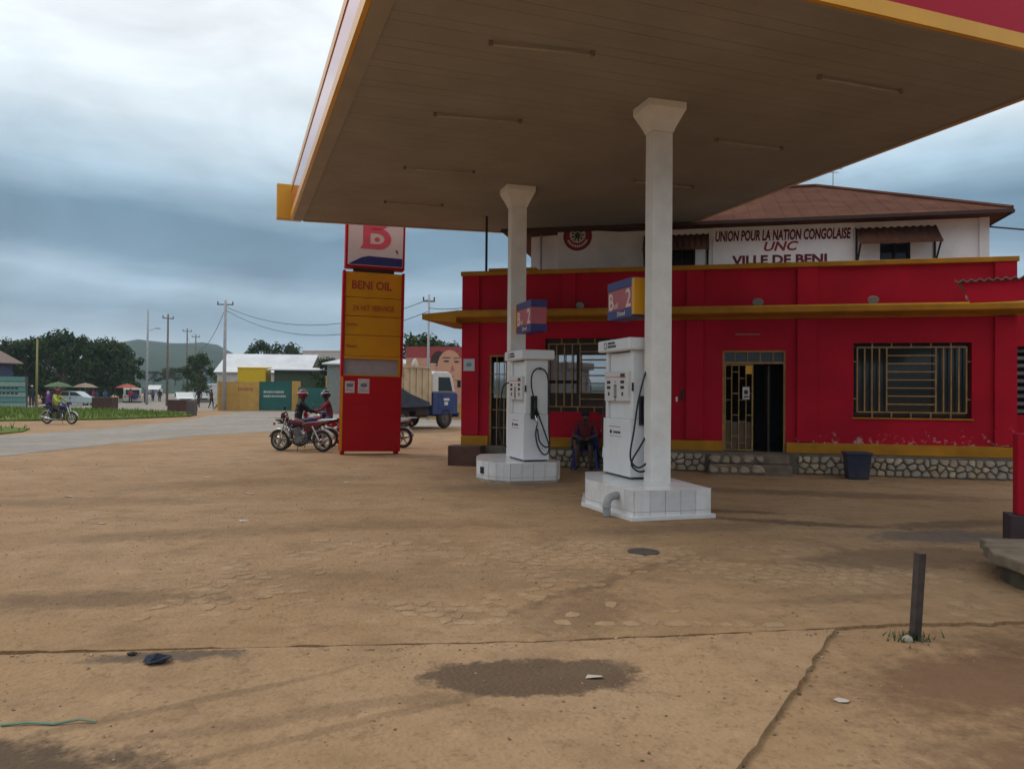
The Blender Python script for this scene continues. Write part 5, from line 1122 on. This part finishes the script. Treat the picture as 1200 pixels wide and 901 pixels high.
# ------------------------------------------------------------------ roadside walls beyond the road
OCH = mat('ochre_wall', (.52, .31, .075), .8, var=.15, scale=1.2, dirt=.45, dirtcol=(.26, .15, .07), dscale=1.1); TEAL = mat('teal_gate_paint', (.012, .115, .10), .55, var=.12, scale=1.5, dirt=.3, dirtcol=(.02, .05, .05))
yw = empty('boundary_wall', (-23.9, 62.6, 0), R(12), 'ochre boundary wall with faded red lettering beside the tall utility pole', 'wall')
mb = MB(); mb.box(0, 3.15, 0, .2, -.1, 2.35); mb.build('panel', OCH, yw)
for x in (-.08, 1.35, 3.0): mb = MB(); mb.box(x, x + .16, -.06, .26, -.1, 2.42); mb.build('post', OCH, yw)
mb = MB()
for k in range(7): mb.obox((1.55 + k * .17, -.004, 1.75 + .02 * (k % 2)), .10, .006, .3 - .05 * (k % 3), (0, R(10), 0))
mb.build('faded_lettering', mat('faded_red_letters', (.40, .10, .05), .8), yw)
tg = empty('teal_gate', (-20.85, 63.3, 0), R(9), 'teal metal gate with two lines of white lettering in the ochre wall', 'gate')
mb = MB(); mb.box(0, 2.6, 0, .08, .02, 2.4); lfp = mb.build('leaf', TEAL, tg)
mb = MB(); mb.box(-.02, 2.62, -.03, -.002, 2.32, 2.4); mb.box(-.02, 2.62, -.03, -.002, .02, .10); mb.build('rail', TEAL, tg)
for zz_, wd in ((1.55, 1.55), (1.2, 1.7)):
    mb = MB(); x = .38
    while x < .38 + wd: w_ = rnd.uniform(.09, .16); mb.obox((x + w_ / 2, -.006, zz_), w_, .008, rnd.uniform(.12, .2), (0, R(8), 0)); x += w_ + .045
    mb.build('lettering', mat('faded_white_letters', (.5, .52, .5), .7), lfp)
pl = tag(MB().box(0, .62, 0, .4, -.1, 2.45).build('gate_pillar', OCH, loc=(-18.2, 63.5, 0), bevel=.02), 'ochre pillar between the lettered teal gate and the plain teal fence', 'pillar')
tf = empty('teal_fence', (-17.5, 62.9, 0), R(-6), 'plain teal metal fence running behind the parked motorcycles', 'fence')
for k in range(9): mb = MB(); mb.box(k * 1.02, k * 1.02 + 1.0, 0, .05, -.05, 1.95 - .03 * (k % 2)); mb.build('sheet', TEAL, tf)
# things behind that wall
def house(name, label, loc, rz, w_, d_, h, rise, wall, roof, over=.3, gable=True, wins=(), cat='house'):
    e = empty(name, loc, rz, label, cat)
    mb = MB(); mb.box(0, w_, 0, d_, -.3, h); wl = mb.build('wall', wall, e)
    mb = MB()
    if gable: mb.prism([(-over, h - .05), (d_ / 2, h + rise), (d_ + over, h - .05), (d_ + over, h + .03), (d_ / 2, h + rise + .09), (-over, h + .03)], -over, w_ + over, 'x')
    else: mb.prism([(-over, h - .02), (d_ + over, h + rise), (d_ + over, h + rise + .1), (-over, h + .08)], -over, w_ + over, 'x')
    mb.build('roof', roof, e)
    for (x0, x1, z0, z1) in wins:
        mb = MB(); mb.box(x0, x1, -.03, -.002, z0, z1); wn = mb.build('window', mat('shutter_brown', (.12, .09, .07), .7), e); mb = MB(); mb.box(x0 + .1, x1 - .1, -.04, -.032, z0 + .1, z1 - .1); mb.build('pane', GLASS, wn)
    return e
ZINC = mat('zinc_roof', (.50, .52, .54), .5, .2, var=.12, scale=.6, dirt=.25, dirtcol=(.3, .25, .22)); PINKR = mat('faded_red_roof', (.42, .17, .16), .7, var=.15); PALE = mat('pale_plaster', (.50, .48, .45), .85, var=.12, dirt=.3)
house('zinc_shed', 'long shed with pale zinc roof behind the ochre wall', (-31.5, 82, 0), R(4), 9.5, 9, 3.6, 2.1, PALE, ZINC)
house('yellow_cabin', 'bright yellow cabin showing above the ochre wall', (-25.2, 70.5, 0), R(6), 2.5, 2.4, 3.7, .1, mat('bright_yellow_cabin', (.62, .42, .01), .6, var=.08), mat('bright_yellow_cabin', (.6, .4, .01)), .04, False, cat='cabin')
house('green_shed', 'dark green shed behind the lettered teal gate', (-22.0, 71, 0), R(3), 5.4, 4, 3.55, .3, mat('dark_green_shed', (.05, .075, .045), .8, var=.2), ZINC, .5, False, cat='shed')
house('pink_roof_house', 'house with faded pink roof among the far trees', (-29.2, 95, 0), R(5), 3.6, 6, 3.9, 1.4, PALE, PINKR)
house('brick_cottage', 'small brown cottage with white edged roof above the teal fence', (-18.2, 76, 0), R(-20), 2.8, 4, 3.2, .9, mat('brown_brick', (.13, .07, .05), .85, var=.25, scale=4), mat('white_roof_sheet', (.6, .6, .6), .5), .3, True, ((.4, 1.0, 1.9, 2.6), (1.6, 2.2, 1.9, 2.6)))
house('yellow_kiosk', 'ochre yellow kiosk beside the totem above the teal fence', (-16.5, 68, 0), R(-4), 3.4, 2, 2.9, .1, OCH, OCH, .05, False, cat='kiosk')
house('white_cabin', 'small white cabin at the end of the ochre wall', (-47, 118, 0), R(10), 2.2, 3, 2.5, .1, mat('white_cabin_wall', (.65, .65, .66), .7), ZINC, .1, False, cat='cabin')
house('hill_house', 'pale house with zinc roof up the climbing street', (-53, 165, 2.2), R(12), 9, 7, 3.2, 2.0, PALE, ZINC, wins=((1, 2.2, 1, 2.2), (4, 5.2, 1, 2.2), (6.6, 7.8, 1, 2.2)))
house('hill_house', 'low cream house farther up the climbing street', (-44, 190, 3.4), R(-8), 8, 7, 3.0, 1.6, mat('cream_plaster', (.5, .42, .3), .85, var=.12), ZINC, wins=((1, 2.2, 1, 2.2), (5, 6.2, 1, 2.2)))
house('pale_block', 'pale unfinished block on the rise behind the teal fence', (-41.0, 150, 2.5), R(-8), 9, 8, 7.0, .6, PALE, mat('grey_slab', (.35, .34, .33), .8), .1, False, ((1, 2.4, 4, 5.4), (3.8, 5.2, 4, 5.4), (6.6, 8, 4, 5.4)), cat='building')
house('market_house', 'dark house with brown gabled roof behind the painted notice stall', (-53.5, 72, 0), R(70), 7, 7, 4.2, 1.6, mat('dim_blue_wall', (.06, .07, .14), .8, var=.25), mat('brown_roof_sheet', (.14, .09, .07), .7, var=.2), .7)
house('roadside_stall', 'grey shed with metal roof behind the truck', (-13.5, 56, 0), R(-5), 8, 4, 3.6, .5, mat('grey_green_sheet', (.20, .22, .20), .7, var=.2), ZINC, .3, False, cat='shed')
# painted notice stall
gs = empty('notice_stall', (-42.4, 62.6, .05), R(18), 'pale teal slatted notice stall standing on the verge', 'stall')
mb = MB(); mb.box(.05, 2.35, .05, .9, 0, 2.6); mb.build('body', mat('stall_dark', (.05, .06, .06), .8), gs)
for k in range(6):
    mb = MB(); x0 = -.1 + .07 * k; mb.box(x0, 2.45 - .02 * k, -.02, .03, .05 + k * .43, .05 + k * .43 + .37); mb.build('slat', mat('stall_teal' if k % 2 else 'stall_pale', (.12, .27, .26) if k % 2 else (.27, .36, .31), .7, var=.15), gs)
for z in (1.55, 1.12):
    mb = MB()
    for q in range(5): mb.box(.45 + q * .3, .68 + q * .3, -.03, -.022, z, z + .14)
    mb.build('lettering', INK, gs)
# utility poles and wires
PGR = mat('pole_concrete', (.36, .36, .38), .8, var=.15); PWD = mat('pole_wood', (.16, .13, .11), .85, var=.2); PYE = mat('pole_yellow', (.26, .24, .08), .7)
def pole(name, label, x, y, h, r, mt, arms=(), lamp=None, z=0):
    e = empty(name, (x, y, z), 0, label, 'pole', 'utility poles along the road')
    mb = MB(); mb.tube([(0, 0, -.3), (0, 0, h)], [r, r * .65], 8); mb.build('shaft', mt, e, smooth=True)
    for (zz_, ln, rot) in arms:
        mb = MB(); mb.obox((0, 0, zz_), ln, .08, .09, (0, 0, rot)); arm = mb.build('crossarm', PWD, e)
        for q in (-1, 0, 1): mb = MB(); mb.tube([(q * ln * .45 * math.cos(rot), q * ln * .45 * math.sin(rot), zz_ + .04), (q * ln * .45 * math.cos(rot), q * ln * .45 * math.sin(rot), zz_ + .24)], .045, 6); mb.build('insulator', BLACK, arm)
    if lamp: mb = MB(); mb.tube([(0, 0, lamp), (.5, 0, lamp + .2), (.95, 0, lamp + .3)], .03, 6); mb.box(.8, 1.25, -.08, .08, lamp + .26, lamp + .36); mb.build('lamp_arm', PGR, e)
    return e
pole('utility_pole', 'tall grey utility pole with crossarm at the ochre wall corner', -23.3, 62.2, 8.95, .17, PGR, ((8.6, 1.3, .1),))
pole('utility_pole', 'pale lamp pole with side arm on the far verge', -36.6, 77, 9.7, .14, PGR, (), 7.5)
pole('utility_pole', 'dark wooden pole with crossarm behind the pale lamp pole', -33.0, 73.5, 8.9, .13, PWD, ((8.5, 1.1, .9),))
pole('utility_pole', 'thin pole up the climbing street near the round tree', -44.5, 105, 9.6, .13, PWD, ((9.2, 1.2, .6),), z=.5)
pole('utility_pole', 'second thin pole farther up the climbing street', -49.5, 120, 9.2, .13, PWD, ((8.8, 1.2, .6),), z=1.2)
pole('utility_pole', 'yellow painted pole beside the notice stall', -40.6, 65.6, 5.9, .11, PYE)
pole('utility_pole', 'grey pole with two lamps rising behind the truck', -4.95, 45.3, 7.4, .09, PGR, ((7.0, .7, .2),))
def wire(label, p, q, sag):
    p, q = Vector(p), Vector(q); pts = [p.lerp(q, i / 14) - Vector((0, 0, sag * 4 * (i / 14) * (1 - i / 14))) - p for i in range(15)]
    tag(MB().tube(pts, .022, 5).build('power_line', BLACK, loc=p), label, 'wire', 'power lines from the grey pole')
wire('upper slack power line from the tall grey pole towards the totem', (-23.2, 62.2, 8.4), (-4.95, 45.3, 7.1), 1.5)
wire('lower slack power line from the tall grey pole towards the totem', (-23.2, 62.2, 8.1), (-4.95, 45.3, 6.4), 1.7)
wire('slack power line from the tall grey pole towards the climbing street', (-23.4, 62.2, 8.0), (-44.5, 105, 9.0), 2.4)
wire('slack power line from the pole behind the truck to the station', (-4.95, 45.3, 6.6), (2.5, 24, 5.9), .6)
wire('power line leaving the right end of the rusty roof', tuple(bw(11.5, 2.7, 5.5)), (30, 24, 7.3), .4)

# ------------------------------------------------------------------ trees
def crown_mesh(seed, rx, rz, n, leaf, clumps, squash=1.0):
    r_ = random.Random(seed); cl = []
    for k in range(clumps):
        a = r_.uniform(0, 6.283); u = r_.random() ** .5; z = r_.uniform(-.9, 1.0); w_ = math.sqrt(max(.05, 1 - z * z))
        cl.append((Vector((rx * u * w_ * math.cos(a), rx * u * w_ * math.sin(a), rz * z * .85)), r_.uniform(.22, .45) * rx))
    mb = MB()
    for k in range(n):
        c, rr = r_.choice(cl); d = Vector((r_.gauss(0, 1), r_.gauss(0, 1), r_.gauss(0, 1))).normalized() * rr * r_.random() ** .4; d.z *= .75; p = c + d
        nrm = (d.normalized() + Vector((r_.uniform(-.6, .6), r_.uniform(-.6, .6), r_.uniform(-.3, .9)))).normalized(); t1 = nrm.orthogonal().normalized(); t1 = Matrix.Rotation(r_.uniform(0, 6.28), 3, nrm) @ t1; t2 = nrm.cross(t1); s_ = leaf * r_.uniform(.6, 1.3)
        mb.add([p - t1 * s_, p - t2 * s_ * .5, p + t1 * s_, p + t2 * s_ * .5], [(0, 1, 2, 3)])
    return mb
PROTO = {}
def tree(label, x, y, h, rx, kind=0, z=0, group='trees behind the verge', low=.25):
    key = kind
    e = empty('tree', (x, y, z), random.uniform(0, 6), label, 'tree', group)
    ch_ = h * (1 - low) / 2; cz = h * low + ch_
    if key not in PROTO: PROTO[key] = crown_mesh(11 + kind * 7, 1.0, 1.0, (2600, 3000, 2200)[kind % 3], .075, (26, 34, 18)[kind % 3]).build('crown', (LEAF, LEAF2, LEAF)[kind % 3], e); c = PROTO[key]
    else: c = instance(PROTO[key], 'crown', e)
    c.location = (0, 0, cz); c.scale = (rx, rx, ch_ * 1.08)
    mb = MB(); mb.tube([(0, 0, -.3), (.08, .05, cz * .6), (0, .1, cz), (.1, 0, h * .85)], [h * .035, h * .028, h * .018, h * .008], 7)
    for k in range(5):
        a = k * 1.3; mb.tube([(0, .05, cz * (.55 + .1 * k)), (rx * .35 * math.cos(a), rx * .35 * math.sin(a), cz * (.8 + .1 * k)), (rx * .65 * math.cos(a), rx * .65 * math.sin(a), cz * (.95 + .1 * k))], [h * .014, h * .006], 5)
    mb.build('trunk', TREE_ST, e)
    return e
for i, (px_, y, h, rx, kd) in enumerate(((28, 84, 6.6, 2.6, 0), (52, 86, 7.4, 2.6, 1), (76, 82, 7.9, 2.7, 2), (103, 88, 6.9, 2.8, 0), (128, 90, 7.4, 2.6, 1), (150, 94, 6.2, 2.4, 2), (8, 90, 7.2, 3.0, 1), (90, 97, 8.2, 3.0, 1), (118, 99, 8.0, 3.0, 2), (142, 103, 7.4, 2.8, 0), (40, 98, 8.0, 3.0, 0))):
    tree(['broad dark tree beside the yellow pole', 'leafy tree between the yellow pole and the tallest crown', 'tallest dark tree with a ragged top above the moving motorcycle', 'bushy tree beyond the striped parasols', 'dense dark tree above the market crowd', 'lower dark tree beside the pale lamp pole', 'tree behind the gabled market house', 'deep green tree behind the bushy one by the parasols', 'shadowy tree filling the gap behind the market crowd', 'rear tree behind the lower one by the lamp pole', 'rear tree filling the gap behind the yellow pole'][i], (px_ - 600) / 900 * y, y, h, rx, kd, low=.12)
tree('round clipped tree standing alone beside the climbing street', -41.0, 101, 6.4, 2.2, 1, low=.16)
for i, (px_, y, h, rx, kd, lb) in enumerate(((306, 110, 8.6, 2.6, 0, 'round green tree behind the zinc shed'), (332, 118, 8.8, 3.2, 1, 'wide green tree behind the pink roofed house'), (352, 112, 6.8, 2.6, 2, 'dark tree behind the small brown cottage'), (385, 70, 4.6, 1.6, 0, 'small dark tree just left of the totem sign'), (285, 125, 7.2, 2.0, 2, 'sparse tree with thin branches behind the tall grey pole'), (488, 62, 6.2, 2.6, 1, 'dense green tree behind the grey shed near the truck'), (512, 72, 6.2, 2.4, 0, 'dark tree behind the billboard\'s left side'), (534, 66, 5.9, 2.2, 2, 'dark tree behind the billboard near the station corner'), (205, 170, 3.6, 3, 1, 'spreading tree behind the house on the climbing street'), (180, 200, 3.5, 3, 0, 'far tree at the top of the climbing street'))):
    tree(lb, (px_ - 600) / 900 * y, y, h, rx, kd, z=(3 if y > 150 else 0), group='trees behind the roadside buildings')

# ------------------------------------------------------------------ verge furniture, cars, market
BRB = mat('brown_planter', (.075, .035, .028), .85, var=.2, scale=2); 
tag(MB().box(-.8, .8, -.5, .5, 0, .95).build('planter_block', BRB, loc=(-32.3, 61.0, .08), bevel=.03), 'low brown masonry block on the grass near the parked jeep', 'block', 'brown blocks on the verge')
tag(MB().box(-.9, .9, -.5, .5, 0, .85).build('planter_block', BRB, loc=(-24.0, 56.0, .08), bevel=.03), 'low brown masonry block on the grass before the white car', 'block', 'brown blocks on the verge')
tag(MB().prism([(-.25, -.25), (.25, -.25), (.25, .25), (-.25, .25)], 0, .95).build('kerb_pillar', mat('dark_pillar', (.11, .085, .075), .85, var=.2), loc=(-20.5, 49.2, .0), bevel=.03), 'squat dark pillar at the tip of the grass verge', 'pillar')
def wheels(e, xs, yw_, r):
    for x in xs:
        for y in (-yw_, yw_):
            mb = MB(); mb.torus((x, y, r), r * .74, r * .26, 18, 7); wh = mb.build('wheel', BLACK, e, smooth=True); mb = MB(); mb.disc((x, y + (.03 if y > 0 else -.03), r), r * .55, 12, 'y', .08); mb.build('rim', STEEL, wh)
def car(name, label, loc, rz, prof, glass, w_, paint, xs, r, cat='car', spare=False):
    e = empty(name, loc, rz, label, cat, 'vehicles beyond the verge')
    mb = MB(); mb.prism(prof, -w_ / 2, w_ / 2, 'y'); mb.build('body', paint, e, bevel=.06, seg=3)
    for g in glass:
        for y in (-1, 1): mb = MB(); mb.prism(g, y * (w_ / 2 + .004) - .006, y * (w_ / 2 + .004) + .006, 'y'); mb.build('window', GLASS, e)
    (fx0, fz0), (fx1, fz1) = prof[-4], prof[-3]
    xs_ = [p[0] for p in prof]; zs_ = [p[1] for p in prof]; zt = max(zs_)
    mb = MB(); mb.box(min(xs_) - .012, min(xs_) + .02, -w_ * .38, w_ * .38, zt * .60, zt * .90) if spare else mb.obox(((prof[3][0] + prof[4][0]) / 2, 0, (prof[3][1] + prof[4][1]) / 2 + .015), math.hypot(prof[3][0] - prof[4][0], prof[3][1] - prof[4][1]) * .8, w_ * .8, .03, (0, math.atan2(prof[3][1] - prof[4][1], prof[4][0] - prof[3][0]), 0)); mb.build('windscreen', GLASS, e)
    for y in (-1, 1):
        mb = MB(); mb.box(max(xs_) - .02, max(xs_) + .015, y * w_ * .36 - .12, y * w_ * .36 + .12, zt * .42, zt * .50); mb.build('headlight', mat('headlight_glass', (.5, .5, .5), .1), e)
        mb = MB(); mb.box(min(xs_) - .015, min(xs_) + .02, y * w_ * .42 - .06, y * w_ * .42 + .06, zt * .42, zt * .55); mb.build('tail_light', mat('tail_light_red', (.4, .01, .01), .2), e)
    wheels(e, xs, w_ / 2 - .08, r)
    if spare: mb = MB(); mb.tube([(min(xs_) - .24, -.25, .98), (min(xs_) - .02, -.25, .98)], .36, 16); mb.build('spare_wheel', mat('spare_cover', (.04, .04, .12), .5), e, bevel=.03)
    return e
VW = mat('car_white', (.62, .63, .62), .3, var=.04); VG = mat('jeep_pale', (.50, .52, .46), .35, var=.06)
JP = [(-2.1, .35), (2.1, .35), (2.2, .55), (2.15, 1.0), (1.1, 1.1), (.55, 1.75), (.3, 1.82), (-2.0, 1.82), (-2.12, 1.7), (-2.15, .5)]
JP = [(-2.15, .5), (-2.1, .35), (2.1, .35), (1.1, 1.1), (.6, 1.75), (.3, 1.82), (-2.0, 1.82), (-2.12, 1.7)]; JP = [(-2.15, .5), (-2.1, .35), (2.15, .38), (2.2, .95), (1.15, 1.08), (.6, 1.76), (.3, 1.82), (-2.0, 1.82), (-2.12, 1.7)]
SD = [(-2.1, .45), (-2.0, .28), (2.0, .28), (2.15, .5), (2.1, .78), (1.1, .92), (.45, 1.38), (-.7, 1.42), (-1.45, .98), (-2.05, .92)]
jeep = car('jeep', 'pale jeep with spare wheel on its back beyond the brown block', (-42.3, 85.5, 0), R(118), JP, (((-1.9, 1.15), (-.8, 1.15), (-.8, 1.65), (-1.9, 1.65)), ((-.65, 1.15), (.85, 1.15), (.45, 1.65), (-.65, 1.65))), 1.75, VG, (-1.35, 1.35), .36, spare=True)
car('saloon_car', 'white saloon car behind the second brown block', (-35.0, 82, 0), R(-62), SD, (((-1.2, .98), (-.2, .98), (-.2, 1.33), (-.75, 1.33)), ((-.1, .98), (.9, .98), (.4, 1.31), (-.1, 1.33))), 1.68, VW, (-1.3, 1.3), .3)
car('saloon_car', 'silver saloon parked behind the white one by the round tree', (-36.5, 89, 0), R(-50), SD, (((-1.2, .98), (-.2, .98), (-.2, 1.33), (-.75, 1.33)), ((-.1, .98), (.9, .98), (.4, 1.31), (-.1, 1.33))), 1.68, mat('car_silver', (.35, .36, .37), .3), (-1.3, 1.3), .3)
car('saloon_car', 'white saloon coming down the climbing street', (-52.5, 113, .95), R(-70), SD, (((-1.2, .98), (-.2, .98), (-.2, 1.33), (-.75, 1.33)), ((-.1, .98), (.9, .98), (.4, 1.31), (-.1, 1.33))), 1.7, VW, (-1.3, 1.3), .3)
car('minibus', 'white minibus far up the climbing street', (-47.5, 192, 4.35), R(-75), [(-2.3, .5), (-2.2, .35), (2.2, .35), (2.3, .9), (1.9, 1.1), (1.4, 1.95), (1.1, 2.05), (-2.1, 2.05), (-2.25, 1.9)], (((-1.9, 1.2), (1.2, 1.2), (1.1, 1.75), (-1.9, 1.75)),), 1.8, VW, (-1.4, 1.4), .34, 'minibus')
car('saloon_car', 'pale saloon car parked behind the moving motorcycle', (-41.5, 73, .05), R(5), SD, (((-1.2, .98), (-.2, .98), (-.2, 1.33), (-.75, 1.33)), ((-.1, .98), (.9, .98), (.4, 1.31), (-.1, 1.33))), 1.68, mat('car_pale_blue', (.42, .50, .52), .3), (-1.3, 1.3), .3)
def parasol(label, x, y, col, h=2.3, r=1.25):
    e = empty('market_parasol', (x, y, 0), 0, label, 'parasol', 'parasols in the market'); n = 10
    mb = MB(); mb.tube([(0, 0, -.1), (0, 0, h + .1)], .025, 6); mb.build('pole', STEEL, e)
    mb = MB(); rings = [[(q * math.cos(2 * math.pi * k / n), q * math.sin(2 * math.pi * k / n), z) for k in range(n)] for q, z in ((.04, h + .02), (r * .55, h - .16), (r, h - .45), (r * .98, h - .47), (r * .5, h - .2), (.03, h - .02))]; mb.loft(rings); mb.build('canopy', col, e)
parasol('green market parasol above the moving motorcycle', -42.5, 72, mat('parasol_green', (.075, .12, .05), .9))
parasol('pale peach market parasol among the crowd', -45.0, 81, mat('parasol_peach', (.34, .25, .18), .9))
parasol('bright red market parasol among the crowd', -43.6, 87, mat('parasol_red', (.38, .09, .06), .9))
parasol('faded white market parasol behind the peach one', -47.2, 84.5, mat('parasol_white', (.34, .34, .33), .9))
# people far off
WALK = dict(knL=(.12, .1, .5), anL=(.10, .1, .09), toL=(.25, .11, .06), knR=(-.02, -.1, .5), anR=(-.22, -.1, .12), toR=(-.1, -.11, .05), elL=(-.1, .22, 1.13), wrL=(-.02, .23, .92), haL=(.0, .23, .85), elR=(.05, -.23, 1.13), wrR=(.2, -.22, .96), haR=(.25, -.22, .9))
person('person in dark uniform with white cap standing by the notice stall', (-39.75, 63.6, .1), R(-60), None, C_GRN, C_NAVY, 'cap', C_WHT, 1.05, 'people beyond the verge')
person('person in navy clothes walking on the climbing street beyond the lamp pole', (-41.5, 90.5, .0), R(-80), WALK, C_NAVY, C_NAVY, 'hair', None, 1.02, 'people beyond the verge')
pa, _ = person('person in dark clothes walking near the round tree', (-28.6, 70.2, 0), R(-100), WALK, C_BLACK, C_BRN, 'hair', None, 1.08, 'people beyond the verge')
pb, _ = person('person in brown top walking towards the ochre wall', (-26.6, 68.0, 0), R(-20), WALK, C_BRN, C_BLACK, 'hair', None, 1.0, 'people beyond the verge')
pc, _ = person('person in white shirt standing in the market crowd under the trees', (-44.2, 78.5, 0), R(-50), None, C_WHT, C_NAVY, 'hair', None, 1., 'people in the market crowd')
pd, _ = person('person in blue shirt standing in the market crowd under the trees', (-43.4, 82.0, 0), R(-120), None, C_BLUE, C_BLACK, 'hair', None, 1., 'people in the market crowd')
pe, _ = person('person in red top standing in the market crowd under the trees', (-43.1, 79.0, 0), R(30), None, C_RED, C_BLACK, 'hair', None, 1., 'people in the market crowd')
for i, (x, y) in enumerate(((-46.3, 80), (-45.2, 83.5), (-41.2, 83), (-48, 79.5), (-40.3, 84.5), (-46.8, 86), (-44.6, 90), (-43.0, 92), (-49.5, 82))):
    src = (pc, pd, pe)[i % 3]; c = copy_tree(src); c.location = (x, y, 0); c.rotation_euler = (0, 0, i * 1.1); c.scale = (rnd.uniform(.94, 1.05),) * 3
for px_, y, lab, cl in ((-47.5, 77.5, 'brown wooden market table under the trees', (.14, .09, .06)), (-44.3, 83, 'dark market table beside the parasols', (.08, .06, .05))):
    e = empty('market_table', (px_, y, 0), .2, lab, 'table', 'market tables'); mt = mat(lab.split()[0] + '_table', cl, .8)
    mb = MB(); mb.box(-1, 1, -.5, .5, .74, .8); mb.build('table_top', mt, e)
    for sx in (-.9, .9):
        for sy in (-.4, .4): mb = MB(); mb.box(sx - .04, sx + .04, sy - .04, sy + .04, 0, .74); mb.build('leg', mt, e)

# ------------------------------------------------------------------ damp air that fades the far hill
hm = bpy.data.materials.new('damp_air'); hm.use_nodes = True; ht = hm.node_tree; ht.nodes.clear()
ho = N('ShaderNodeOutputMaterial', ht); hv = N('ShaderNodeVolumePrincipled', ht)
hv.inputs['Color'].default_value = (.62, .76, .90, 1); hv.inputs['Density'].default_value = .00038; hv.inputs['Anisotropy'].default_value = .2
ht.links.new(hv.outputs[0], ho.inputs['Volume'])
tag(MB().box(-1200, 1200, -1200, 1200, -1.0, 112).build('haze', hm), 'thin pale haze hanging over the whole town', 'haze', kind='stuff')
